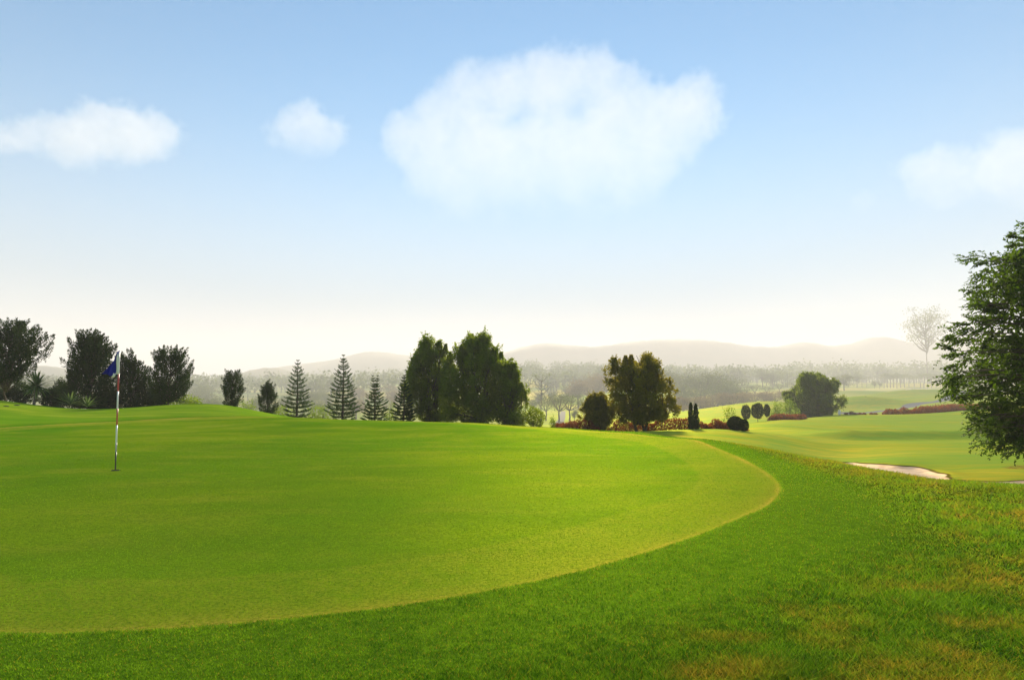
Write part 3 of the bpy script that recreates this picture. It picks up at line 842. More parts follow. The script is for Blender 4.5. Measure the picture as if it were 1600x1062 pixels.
def norfolk(label, px, py_top, Y, half_px, ntier, seed, group, twin=False, gap=1.0):
    rng = np.random.RandomState(seed)
    base, H = stand(px, py_top, Y)
    base[2] -= 0.04
    W = half_px / FPX * float(ST(Y))
    root = empty('norfolk_pine', base, label, 'pine tree', group)
    tr = Geo()
    if twin:
        tr.tube(bend((0, 0, 0), (0, 0, H * 0.62), 5), np.linspace(0.020, 0.012, 5) * H, 8)
        for sx in (-1, 1):
            tr.tube(bend((0, 0, H * 0.6), (sx * 0.055 * H, 0, H), 4), np.linspace(0.010, 0.002, 4) * H, 6)
    else:
        tr.tube(bend((0, 0, 0), (0.004 * H, 0, H), 9, 0, rng, 0.003 * H), np.linspace(0.020, 0.002, 9) * H, 8)
    tr.build('trunk', MAT['bark'], root, True)
    for k in range(ntier):
        t = 0.035 + 0.95 * (k / (ntier - 1)) ** 0.97
        t += rng.uniform(-0.008, 0.008)
        prof = min(1.0, (1.05 - t) * 1.22) ** 0.9 * (0.86 + 0.2 * rng.rand())
        if t < 0.14: prof *= 0.93
        g = Geo()
        stems = [0.0] if not (twin and t > 0.6) else [-0.055 * H * (t - 0.6) / 0.4, 0.055 * H * (t - 0.6) / 0.4]
        for sx in stems:
            nb = (9 if t < 0.35 else 7) if t < 0.93 else 5
            a0 = rng.rand() * 6.28
            for b in range(nb):
                a = a0 + b * 2 * math.pi / nb + rng.uniform(-0.12, 0.12)
                R = W * prof * rng.uniform(0.80, 1.06) * (0.62 if len(stems) > 1 else 1.0)
                rise = R * (0.26 + 0.75 * max(0, t - 0.30)) * rng.uniform(0.7, 1.2)
                m = int((34 + 120 * R / W) * (0.55 if len(stems) > 1 else 1))
                s = (0.10 + 0.90 * rng.rand(m) ** 0.75)
                o = np.array([math.cos(a), math.sin(a), 0])
                tang = np.array([-math.sin(a), math.cos(a), 0])
                zc = t * H + rise * (s ** 1.8) - 0.05 * R * np.sin(s * math.pi)
                wdt = 0.20 * R * np.sin(np.clip(s, 0, 1) * math.pi * 0.9 + 0.12) + 0.02
                sg = rng.choice([-1, 1], m) * rng.rand(m)
                P = np.array([sx, 0, 0]) + o * (R * s)[:, None] + tang * (sg * wdt)[:, None] + np.array([0, 0, 1]) * zc[:, None]
                D = o[None] * 0.8 + tang * (sg * 0.9)[:, None] + np.array([0, 0, 0.55])[None] + rng.normal(size=(m, 3)) * 0.22
                g.leaves(rng, P, D, rng.uniform(0.05, 0.10, m) * (0.65 + 0.5 * W) * (0.45 + 0.55 * prof), 0.045 * (0.5 + 0.5 * prof), 0.25 + 0.6 * rng.rand(m) * s)
                pts = np.array([np.array([sx, 0, t * H]) + o * R * q + np.array([0, 0, rise * q ** 1.8 - 0.05 * R * math.sin(q * math.pi)]) for q in (0, 0.35, 0.7, 0.95)])
                g.tube(pts, np.array([0.010, 0.008, 0.006, 0.003]) * H * 0.4, 4, 0.15)
        g.build('branch_tier', MAT['norfolk'], root)
    return root

def broadleaf(name, label, cat, px, py_top, Y, env, seed, mat, nshoot, leafL, leaders=(), stems=((0, 0, 0.03),), group=None, dense=0.0, per=13, shell=0.5, gaps=0.0, aspect=0.42, depth=0.9):
    rng = np.random.RandomState(seed)
    base, H = stand(px, py_top, Y)
    base[2] -= 0.04
    root = empty(name, base, label, cat, group)
    tr = Geo()
    t0 = env[0][0]
    heads = []
    for sx, lx, r in stems:
        tip = np.array([lx * H, 0, H * 0.55])
        tr.tube(bend((sx * H, 0, 0), tip, 7, 0, rng, 0.012 * H), np.linspace(r, r * 0.3, 7) * H, 8)
        heads.append((np.array([sx * H, 0, 0]), tip))
    g = Geo()
    leafL = leafL * float(ST(Y)) / Y
    lw = aspect * leafL
    # clumps make light and dark masses
    nc = 46
    ct = t0 + (1 - t0) * rng.rand(nc); cph = rng.rand(nc) * 6.283
    cw = env_w(env, ct, np.cos(cph)) * H * (0.45 + 0.5 * rng.rand(nc))
    C = np.stack([np.cos(cph) * cw, np.sin(cph) * cw * depth, ct * H], 1)
    for i in range(nc):
        a, b = heads[rng.randint(len(heads))]
        q = np.clip((C[i, 2] / H) * 0.9, 0.15, 0.9)
        o = a + (b - a) * q
        tr.tube(bend(o, C[i], 4, -0.01 * H, rng, 0.008 * H), np.linspace(0.010, 0.0025, 4) * H, 5)
    # leafy masses: shoots gather on the outer, upper side of many uneven clumps
    K = 105
    kt = t0 + (1 - t0) * rng.rand(K) ** 0.92 * 0.97; kp = rng.rand(K) * 6.283
    kq = 0.42 + 0.55 * rng.rand(K) ** 0.6
    kw = env_w(env, kt, np.cos(kp)) * H * kq
    KC = np.stack([np.cos(kp) * kw, np.sin(kp) * kw * depth, kt * H], 1)
    kr = H * rng.uniform(0.035, 0.10, K)
    pick = rng.choice(K, nshoot * 2, p=kr ** 2 / (kr ** 2).sum())
    dv = unit(rng.normal(size=(nshoot * 2, 3)) + unit(KC[pick] * np.array([1, 1, 0.0])) * 0.5 + np.array([0, 0, 0.35]))
    P = KC[pick] + dv * (kr[pick] * (0.55 + 0.5 * rng.rand(nshoot * 2)))[:, None] * np.array([1, 1, 1.15])
    P = P[(P[:, 2] > t0 * H * 0.8)]
    ktint = rng.rand(K)[pick][:len(P)] * 0.35
    if gaps > 0:
        f = fbm(P[:, 0] / (0.10 * H) + seed, (P[:, 2] + P[:, 1] * 0.7) / (0.08 * H), 2, seed)
        kk = f > -1 + gaps * 1.1
        P, ktint = P[kk], ktint[kk]
    ktint = ktint[:nshoot]
    P = P[:nshoot]
    out = unit(P * np.array([1, 1, 0.0]) + 1e-6)
    for d0, pp in ((out, P),):
        n = len(pp)
        ax = unit(d0 * 0.55 + np.array([0, 0, 0.9]) + rng.normal(size=(n, 3)) * 0.3)
        sh = rng.rand(n)
        for k in range(per):
            a = rng.rand(n) * 6.283
            s1 = unit(np.cross(ax, rng.normal(size=(n, 3))))
            pos = pp + ax * (leafL * rng.uniform(-1.2, 0.9, n))[:, None] + rng.normal(size=(n, 3)) * leafL * 0.35
            D = s1 * 1.0 + ax * rng.uniform(-0.2, 0.9, n)[:, None] + np.array([0, 0, -0.15])
            g.leaves(rng, pos, D, leafL * rng.uniform(0.7, 1.2, n), lw * rng.uniform(0.8, 1.2, n), 0.02 + ktint + 0.45 * rng.rand(n) * (0.4 + 0.6 * sh) + 0.25 * (pp[:, 2] / H), flat=0.5)  # tint painted lighter with height, for lit tops
    # short pointed shoots standing out of the clumps
    ns = int(nshoot * 0.16)
    sel = rng.choice(len(P), ns)
    for i in sel:
        c0 = P[i]; d1 = unit(unit(c0 * np.array([1, 1, 0.0]) + 1e-6) * rng.uniform(0.2, 0.8) + np.array([0, 0, 1.0]) + rng.normal(size=3) * 0.25)
        m = 16; s1 = rng.rand(m); Ls = H * rng.uniform(0.035, 0.075)
        pos = c0 + d1 * (Ls * s1)[:, None]
        sd = unit(np.cross(d1, rng.normal(size=(m, 3))))
        g.leaves(rng, pos, d1 * 0.7 + sd * 0.8, leafL * (1.05 - 0.4 * s1), lw * 1.1, 0.25 + 0.6 * s1 * rng.rand(m) + 0.2 * rng.rand(), flat=0.3)
    # upright leaders that break the outline
    for lx, t1, t2, wd in leaders:
        n = int(620 * (t2 - t1) / 0.2)
        s = rng.rand(n)
        c0 = np.array([lx * H, rng.uniform(-0.05, 0.05) * H, 0])
        wv = wd * H * (1.06 - s) * np.sqrt(rng.rand(n)) * 1.5
        a = rng.rand(n) * 6.283
        pos = c0 + np.stack([np.cos(a) * wv, np.sin(a) * wv, (t1 + (t2 - t1) * s) * H], 1)
        D = np.stack([np.cos(a), np.sin(a), 0.6 + rng.rand(n)], 1)
        g.leaves(rng, pos, D, leafL * 0.9, lw, 0.35 + 0.6 * s * rng.rand(n), flat=0.3)
        tr.tube(bend(c0 + (0, 0, (t1 - 0.2) * H), c0 + (0, 0, t2 * H), 4), np.linspace(0.008, 0.002, 4) * H, 5)
    # inner leaves, painted dark for the shade of the crown
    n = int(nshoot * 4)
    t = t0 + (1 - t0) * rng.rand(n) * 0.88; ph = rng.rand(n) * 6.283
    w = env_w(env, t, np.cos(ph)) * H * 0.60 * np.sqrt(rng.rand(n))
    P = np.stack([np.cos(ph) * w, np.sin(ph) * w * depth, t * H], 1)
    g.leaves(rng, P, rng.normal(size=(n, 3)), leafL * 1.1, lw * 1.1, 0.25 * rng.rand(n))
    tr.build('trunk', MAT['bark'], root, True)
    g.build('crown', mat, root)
    return root

def bush(name, label, cat, px, py_top, Y, half_px, seed, mat, n=2600, leafL=0.09, group=None, shape=0.8, rough=0.16, stem=False, upright=0.4, squash=1.0, t0=0.0, up_leaf=0.4):
    """A shrub or clipped ball: leaves gathered on an uneven rounded body, twigs inside."""
    rng = np.random.RandomState(seed)
    base, H = stand(px, py_top, Y)
    H = max(H, 0.12)
    base[2] -= 0.02
    R = half_px / FPX * float(ST(Y))
    leafL = leafL * float(ST(Y)) / Y
    root = empty(name, base, label, cat, group)
    zc = H * (t0 + (1 - t0) * 0.5); rz = H * (1 - t0) * 0.5
    d = unit(rng.normal(size=(n, 3)))
    lump = 1 + rough * (np.sin(d[:, 0] * 5 + seed) * np.sin(d[:, 1] * 4.3 + seed * 2) + np.sin(d[:, 2] * 6 + d[:, 0] * 3 + seed * 3) * 0.7) + rough * 0.6 * rng.normal(size=n) * 0.5
    q = np.where(rng.rand(n) < shape, 0.82 + 0.18 * rng.rand(n), rng.rand(n) ** 0.5) * lump
    P = d * np.array([R, R * squash, rz]) * q[:, None] + np.array([0, 0, zc])
    P[:, 2] = np.maximum(P[:, 2], 0.01)
    g = Geo()
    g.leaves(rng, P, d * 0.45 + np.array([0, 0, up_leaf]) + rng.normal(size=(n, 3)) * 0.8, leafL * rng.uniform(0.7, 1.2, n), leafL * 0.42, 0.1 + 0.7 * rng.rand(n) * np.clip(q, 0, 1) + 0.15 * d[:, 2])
    tr = Geo()
    for k in range(5):
        a = rng.rand() * 6.28
        if stem:
            if k == 0: tr.tube(bend((0, 0, 0), (0, 0, zc), 4), np.linspace(0.045, 0.025, 4) * max(0.6, R), 7)
        else:
            tr.tube(bend((math.cos(a) * R * 0.12, math.sin(a) * R * 0.12, 0), (math.cos(a) * R * 0.55, math.sin(a) * R * 0.55 * squash, zc + rz * 0.3), 4), np.linspace(0.03, 0.01, 4) * max(0.5, R), 5)
    tr.build('stem', MAT['bark'], root)
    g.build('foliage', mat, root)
    return root

def copy_thing(src, loc, rz=0.0, sc=1.0, label=None, group=None):
    r = src.copy(); COL.objects.link(r)
    r.location = loc; r.rotation_euler = (0, 0, rz)
    r.scale = (sc, sc, sc) if not hasattr(sc, '__len__') else sc
    if label: r['label'] = label
    if group: r['group'] = group
    for ch in src.children:
        c = ch.copy(); COL.objects.link(c); c.parent = r
        for gch in ch.children:
            d = gch.copy(); COL.objects.link(d); d.parent = c
    return r

# ------------------------------------------------------------------ left group: wind-twisted junipers behind the mound
JG = 'dark junipers beyond the green'
juniper('tall juniper with a bare trunk and a long arm, cut by the left picture edge', 14, 495, 38,
        [(.27, .10, .10), (.36, .28, .26), (.5, .40, .34), (.62, .45, .42), (.78, .46, .50), (.86, .40, .46), (.92, .30, .28), (1, .12, .08)], 11, JG, 0.0, 190)
juniper('biggest dark juniper, broad and full to the ground, just left of the blue flag', 143, 509, 38.5,
        [(.02, .22, .22), (.15, .34, .30), (.4, .36, .30), (.6, .30, .30), (.75, .27, .27), (.88, .25, .20), (1, .22, .03)], 12, JG, 0.0, 230)
juniper('dark juniper directly behind the striped flagstick', 205, 544, 40,
        [(.06, .15, .15), (.2, .32, .32), (.5, .34, .34), (.7, .31, .29), (.85, .24, .15), (1, .22, .0)], 13, JG, 0.0, 150)
juniper('rounded juniper with a short trunk, right end of the tall juniper group', 267, 537, 38,
        [(.13, .08, .10), (.24, .25, .25), (.42, .33, .35), (.6, .34, .37), (.75, .31, .34), (.9, .29, .22), (1, .25, .15)], 14, JG, 0.0, 170)
juniper('stubby juniper with a forked top standing on the grassy mound', 365, 574, 36.6,
        [(.0, .08, .10), (.15, .25, .25), (.4, .30, .32), (.6, .33, .32), (.8, .28, .30), (.92, .20, .25), (1, .10, .21)], 15, JG, 0.0, 130)
juniper('smallest juniper, pointed and egg-shaped, left of the Norfolk pines', 420, 592, 38,
        [(.0, .10, .10), (.15, .30, .30), (.4, .36, .36), (.6, .29, .31), (.8, .17, .21), (1, .05, .03)], 16, JG, 0.0, 120)

# low dark shrubs under the junipers
for i, (px, pt, Y, hp, lab) in enumerate((
        (-8, 606, 40, 26, 'low dark shrub at the left picture edge under the tall juniper'),
        (38, 600, 41, 22, 'dark shrub between the bare juniper trunk and the sword-leaved plant'),
        (86, 606, 40, 16, 'dark shrub right of the sword-leaved plant'),
        (100, 596, 41.5, 16, 'upright dark shrub left of the biggest juniper'),
        (172, 612, 40, 18, 'low dark shrub under the right side of the biggest juniper'),
        (232, 592, 41, 22, 'dense black-green shrub between the flagstick and the rounded juniper'),
        (252, 606, 40, 16, 'low dark shrub at the foot of the rounded juniper'))):
    bush('dark_shrub', lab, 'shrub', px, pt, Y, hp, 40 + i, MAT['darkshrub'], 3600, 0.13, 'dark shrubs under the junipers', 0.6, 0.22)
bush('shrub', 'light green spreading shrub at the right foot of the rounded juniper', 'shrub', 294, 620, 40, 22, 51, MAT['shrub'], 1500, 0.13, None, 0.5, 0.3)
bush('shrub', 'airy pale green shrub behind the stubby juniper', 'shrub', 382, 622, 47, 20, 52, MAT['shrub'], 900, 0.14, None, 0.5, 0.35)
bush('shrub', 'bright green low shrub between the smallest juniper and the leftmost Norfolk pine', 'shrub', 440, 636, 48, 22, 53, MAT['shrub'], 1800, 0.13, None, 0.5, 0.25)
bush('shrub', 'green shrub between the two left Norfolk pines', 'shrub', 500, 632, 50, 22, 54, MAT['shrub'], 1500, 0.14, None, 0.5, 0.3)
bush('shrub', 'yellow-green shrub in the gap right of the forked Norfolk pine', 'shrub', 613, 634, 52, 12, 55, MAT['shrub'], 900, 0.13, None, 0.5, 0.3)

# sword-leaved plant (a small dracaena) and two spiky rosettes in the shade
def sword_plant(label, px, py_head, Y, L, seed, lean, nleaf, trunk=True):
    rng = np.random.RandomState(seed)
    base, H = stand(px, py_head, Y)
    base[2] -= 0.02
    root = empty('sword_leaf_plant', base, label, 'spiky plant')
    head = np.array([lean, 0, H])
    if trunk:
        t = Geo(); t.tube(bend((0, 0, 0), head, 5), np.linspace(0.075, 0.055, 5), 8); t.build('trunk', MAT['pale_bark'], root, True)
    g = Geo()
    n = 7
    s = np.linspace(0, 1, n)
    # one curved blade, shared by all leaves
    V, F = [], []
    for i, q in enumerate(s):
        w = 0.050 * math.sin(min(1, q * 0.85 + 0.18) * math.pi) ** 0.6 if i < n - 1 else 0.002
        V += [(q * 1.0 - 0.06 * q * q, -w, -0.22 * q * q), (q * 1.0 - 0.06 * q * q, 0, -0.22 * q * q - 0.012), (q * 1.0 - 0.06 * q * q, w, -0.22 * q * q)]
    for i in range(n - 1):
        for j in (0, 1):
            a = i * 3 + j
            F.append((a, a + 1, a + 4, a + 3))
    meshes = []
    for k in range(3):
        o = mesh_obj('leaf', np.array(V), np.array(F), MAT['spiky'], root, np.full(len(V), 0.1 + 0.4 * k), True)
        meshes.append(o)
    for k in range(nleaf):
        o = meshes[k] if k < 3 else meshes[k % 3].copy()
        if k >= 3:
            COL.objects.link(o); o.parent = root
        a = k * 2.39996
        el = math.radians(88 - 125 * (k / nleaf) ** 0.9) if trunk else math.radians(85 - 75 * (k / nleaf))
        o.location = head + np.array([0, 0, 0.03 * rng.normal()])
        o.rotation_euler = (rng.uniform(-0.3, 0.3), -el, a)
        sc = L * rng.uniform(0.8, 1.1)
        o.scale = (sc, sc * 1.1, sc)
    return root

sword_plant('sword-leaved plant with a thin pale leaning trunk beside the leftmost juniper', 57, 602, 35.4, 0.86, 3, 0.10, 90)
sword_plant('spiky rosette of sword leaves in shade under the biggest juniper', 113, 632, 35.2, 0.85, 4, 0.0, 34, False)
sword_plant('dim spiky rosette right of the larger shaded rosette', 140, 634, 35.0, 0.7, 5, 0.0, 28, False)

# ------------------------------------------------------------------ Norfolk pines along the crest
NG = 'Norfolk pines in a row beyond the green'
norfolk('leftmost Norfolk pine with open airy tiers', 466, 562, 44, 26, 16, 21, NG)
norfolk('tallest and broadest Norfolk pine in the row', 537, 554, 44, 28, 19, 22, NG)
norfolk('short Norfolk pine with a forked double tip', 587, 585, 44, 23, 16, 23, NG, True)
norfolk('Norfolk pine tucked against the big broad-leaved clump', 632, 585, 42.5, 20, 16, 24, NG)

# ------------------------------------------------------------------ broad-leaved trees
BG = 'big leafy trees in the clump at the crest'
broadleaf('leafy_tree', 'left tree of the big leafy clump, with two thin leader tops', 'tree', 672, 531, 44.5,
          [(.02, .12, .2), (.1, .26, .33), (.3, .30, .36), (.5, .27, .34), (.68, .20, .30), (.82, .11, .22), (.92, .05, .16), (1, .03, .05)], 31, MAT['broadleaf'], 1900, 0.15,
          ((-.075, .80, 1.0, .035), (.115, .78, .99, .045), (.19, .72, .95, .04), (-.17, .62, .84, .04), (-.24, .5, .70, .04)), ((0, -.02, .03), (.06, .1, .022)), BG, gaps=0.5)
broadleaf('leafy_tree', 'tallest leafy tree, centre of the clump with a pointed top', 'tree', 743, 521, 43,
          [(.03, .2, .2), (.09, .36, .40), (.2, .40, .46), (.4, .40, .44), (.6, .37, .36), (.74, .29, .28), (.84, .17, .19), (.91, .09, .10), (1, .05, .02)], 32, MAT['broadleaf'], 2700, 0.15,
          ((-.04, .80, 1.0, .05), (-.15, .68, .86, .045), (.12, .72, .90, .05), (.2, .66, .86, .045), (.28, .58, .80, .05), (-.28, .6, .80, .04)), ((0, 0, .034), (.07, .12, .024)), BG, gaps=0.42)
broadleaf('leafy_tree', 'right lower tree of the big leafy clump', 'tree', 795, 568, 42,
          [(.04, .2, .2), (.1, .30, .26), (.35, .34, .28), (.6, .32, .24), (.8, .24, .16), (.93, .10, .08), (1, .05, .02)], 33, MAT['broadleaf'], 1100, 0.14,
          ((-.02, .75, 1.0, .06), (.12, .6, .86, .06), (.2, .5, .7, .05)), ((0, 0, .03),), BG, gaps=0.42)
broadleaf('olive_tree', 'olive and russet tree with forked trunks left of the red hedge', 'tree', 1000, 554, 38,
          [(.13, .14, .14), (.17, .30, .34), (.25, .37, .46), (.4, .42, .55), (.55, .45, .50), (.70, .49, .37), (.80, .44, .24), (.9, .34, .17), (1, .18, .08)], 34, MAT['redleaf'], 2100, 0.135,
          ((-.33, .74, .96, .045), (-.20, .78, .985, .05), (-.12, .80, 1.0, .055), (.06, .78, 1.0, .05), (.20, .62, .80, .04), (.28, .5, .68, .04)), ((-.06, -.14, .022), (.045, -.05, .018), (.055, .20, .018)), None, gaps=0.30)
broadleaf('olive_tree', 'small bushy olive tree left of the forked olive tree', 'tree', 933, 615, 39.5,
          [(.02, .34, .34), (.15, .46, .46), (.4, .50, .48), (.65, .44, .42), (.82, .32, .28), (1, .10, .08)], 35, MAT['redleaf'], 900, 0.125,
          ((-.28, .6, .88, .06), (-.05, .75, 1.0, .07), (.2, .7, .96, .06)), ((0, 0, .03),), None, gaps=0.35)
broadleaf('rounded_tree', 'dense dark rounded tree standing alone right of the clipped shrubs', 'tree', 1270, 584, 66.5,
          [(.02, .35, .3), (.1, .52, .55), (.3, .66, .70), (.55, .68, .68), (.75, .58, .52), (.88, .40, .36), (1, .16, .10)], 36, MAT['broadleaf'], 2800, 0.17,
          ((-.3, .7, .95, .08), (-.05, .8, 1.0, .09), (.25, .72, .96, .08)), ((0, 0, .03), (.05, .15, .02)), None, gaps=0.12)

# shrubs right of the clump
bush('shrub', 'leafy shrub at the right foot of the big clump', 'shrub', 808, 642, 40.5, 13, 61, MAT['broadleaf'], 1100, 0.12, None, 0.6, 0.25)
bush('shrub', 'rounded dark green shrub standing alone right of the big clump', 'shrub', 835, 636, 40, 14, 62, MAT['broadleaf'], 2200, 0.11, None, 0.7, 0.18)
bush('shrub', 'tiny upright shrub left of the hazy path', 'shrub', 863, 650, 40, 4, 63, MAT['shrub'], 260, 0.10, None, 0.6, 0.3)

# ------------------------------------------------------------------ red-leaved hedges
def hedge(label, pts, height_m, width, seed, n_per_m=900, leafL=0.13):
    rng = np.random.RandomState(seed)
    W = []
    for px, Y in pts:
        k = float(ST(Y)) / Y
        W.append(((px - 800.0) / FPX * Y * k / CP, Y * k))
    W = np.array(W)
    height_m *= k; width *= k; n_per_m /= k; leafL *= k
    seg = np.linalg.norm(np.diff(W, axis=0), axis=1); cum = np.concatenate([[0], np.cumsum(seg)])
    n = int(cum[-1] * n_per_m)
    s = rng.rand(n) * cum[-1]
    X = np.interp(s, cum, W[:, 0]); Yv = np.interp(s, cum, W[:, 1])
    hv = height_m * (0.75 + 0.3 * vnoise(s * 1.6, s * 0 + seed, seed) + 0.18 * vnoise(s * 5.0, s * 0, seed + 2))
    hv *= np.clip(np.minimum(s, cum[-1] - s) / 0.5, 0.35, 1)
    q = rng.rand(n)
    off = rng.uniform(-1, 1, n) * width * 0.5 * np.sqrt(1 - (q * 0.85) ** 2)
    # across the run
    d = unit(np.stack([np.interp(s, cum[:-1] + seg / 2, np.diff(W[:, 0]) / seg), np.interp(s, cum[:-1] + seg / 2, np.diff(W[:, 1]) / seg)], 1))
    X = X - d[:, 1] * off; Yv = Yv + d[:, 0] * off
    G = height(X, Yv)
    base = np.array([W[0, 0], W[0, 1], gz(W[0, 0], W[0, 1])])
    P = np.stack([X, Yv, G + q * hv - 0.04], 1) - base
    g = Geo()
    clump = vnoise(s * 2.2, off * 2 + 9, seed + 5) * 0.5 + 0.5
    g.leaves(rng, P, np.stack([rng.normal(size=n) * 0.6, rng.normal(size=n) * 0.6, np.full(n, 1.1)], 1), leafL * rng.uniform(0.6, 1.2, n), leafL * 0.38, 0.15 + 0.5 * clump * q + 0.35 * rng.rand(n))
    o = g.build('hedge', MAT['hedge'])
    o.location = base
    props(o, label, 'hedge', 'red-leaved hedges')
    return o

hedge('russet hedge below the small bushy olive tree', [(868, 42), (880, 40), (905, 39), (936, 38.6)], 0.56, 0.9, 1)
hedge('red hedge from behind the forked olive trunks to the twin cypresses', [(950, 40), (985, 40.5), (1030, 40.5), (1070, 40), (1108, 40.2)], 0.66, 0.9, 2)
hedge('short red hedge between the twin cypresses and the clipped double ball', [(1108, 41.0), (1125, 41.8), (1150, 42.5), (1160, 43)], 0.62, 0.8, 3)
hedge('low russet edging between the ball-topped shrubs and the dense rounded tree', [(1202, 57.5), (1215, 58), (1232, 59.5), (1252, 62)], 0.5, 0.7, 4, 700)
hedge('long dark red hedge at the fairway end on the right', [(1377, 65), (1400, 64.6), (1430, 64.6), (1465, 65), (1490, 66), (1520, 68)], 0.62, 1.6, 5, 1100)
hedge('upper red hedge rising behind the long hedge towards the big tree', [(1452, 67.5), (1475, 69.5), (1500, 72), (1530, 74), (1570, 76)], 0.85, 2.0, 6, 900)
_ORD = ('leftmost', 'second from the left', 'third from the left', 'fourth from the left', 'fifth from the left', 'sixth from the left', 'seventh from the left', 'eighth from the left',
        'ninth from the left', 'tenth from the left', 'eleventh from the left', 'twelfth from the left', 'thirteenth from the left')
def rank(i, n):
    return 'rightmost' if i == n - 1 else _ORD[i]
for i, px in enumerate((1319, 1327, 1333, 1340, 1347, 1358, 1365, 1383)):
    bush('low_red_shrub', rank(i, 8) + ' knee-high red shrub in the row right of the white post', 'shrub', px, 645.2 if px != 1327 else 643, 65, 2.6 if px != 1327 else 4, 90 + i, MAT['hedge'], 220, 0.11, 'low red shrubs in a spaced row', 0.5, 0.25)

# ------------------------------------------------------------------ clipped shrubs and small conifers
def twin_cypress(px, py, Y, half, seed, label):
    rng = np.random.RandomState(seed)
    base, H = stand(px, py, Y); base[2] -= 0.02
    root = empty('cypress', base, label, 'cypress', 'pair of narrow cypresses')
    R = half / FPX * float(ST(Y))
    n = 2400
    t = rng.rand(n); a = rng.rand(n) * 6.283
    w = R * np.interp(t, [0, .12, .45, .8, 1], [.75, 1.0, .85, .6, .12]) * np.sqrt(rng.rand(n)) * (1 + 0.25 * np.sin(t * 23 + a * 2))
    P = np.stack([np.cos(a) * w, np.sin(a) * w, t * H], 1)
    g = Geo()
    g.leaves(rng, P, np.stack([np.cos(a) * .5, np.sin(a) * .5, np.full(n, 1.0)], 1) + rng.normal(size=(n, 3)) * .2, 0.085, 0.03, 0.1 + 0.6 * rng.rand(n))
    tr = Geo(); tr.tube(bend((0, 0, 0), (0, 0, H * .7), 4), np.linspace(.03, .01, 4), 6)
    tr.build('trunk', MAT['bark'], root); g.build('crown', MAT['juniper'], root)
twin_cypress(1077.5, 629.5, 39, 4.2, 71, 'left and taller of the two narrow cypresses in the red hedge')
twin_cypress(1085.5, 631, 39.2, 5.0, 72, 'right cypress of the narrow pair in the red hedge')

bush('clipped_shrub', 'wide dark clipped ball shrub at the right end of the red hedge', 'clipped shrub', 1147, 649.5, 40.3, 12.5, 81, MAT['topiary'], 8840, 0.06, 'clipped ball shrubs', 0.62, 0.03)
bush('clipped_shrub', 'smaller clipped ball merging into the right side of the wide ball', 'clipped shrub', 1159.5, 654, 40.1, 7.5, 82, MAT['topiary'], 4420, 0.055, 'clipped ball shrubs', 0.62, 0.03)
bush('ball_topped_shrub', 'left of the three ball-topped shrubs on stems', 'clipped shrub', 1163.5, 632, 57.5, 7, 83, MAT['topiary'], 4420, 0.075, 'ball-topped shrubs on short stems', 0.55, 0.06, True, t0=0.22)
bush('ball_topped_shrub', 'largest ball-topped shrub, middle of the three', 'clipped shrub', 1181.5, 629.5, 57.5, 9.5, 84, MAT['topiary'], 6120, 0.08, 'ball-topped shrubs on short stems', 0.55, 0.06, True, t0=0.18)
bush('ball_topped_shrub', 'narrow egg-shaped ball-topped shrub, right of the three', 'clipped shrub', 1196, 631, 57.8, 4.6, 85, MAT['topiary'], 3060, 0.07, 'ball-topped shrubs on short stems', 0.55, 0.06, True, t0=0.22)
bush('shrub', 'loose light green sapling behind the wide clipped ball', 'shrub', 1138, 634, 45, 10, 86, MAT['shrub'], 260, 0.15, None, 0.5, 0.35, t0=0.15)
bush('shrub', 'airy green shrub just right of the ball-topped shrubs', 'shrub', 1211, 630, 60, 9, 87, MAT['shrub'], 700, 0.15, None, 0.5, 0.35)
bush('shrub', 'leafy green shrub against the left side of the dense rounded tree', 'shrub', 1230, 624, 62, 12, 88, MAT['shrub'], 1100, 0.16, None, 0.5, 0.3)

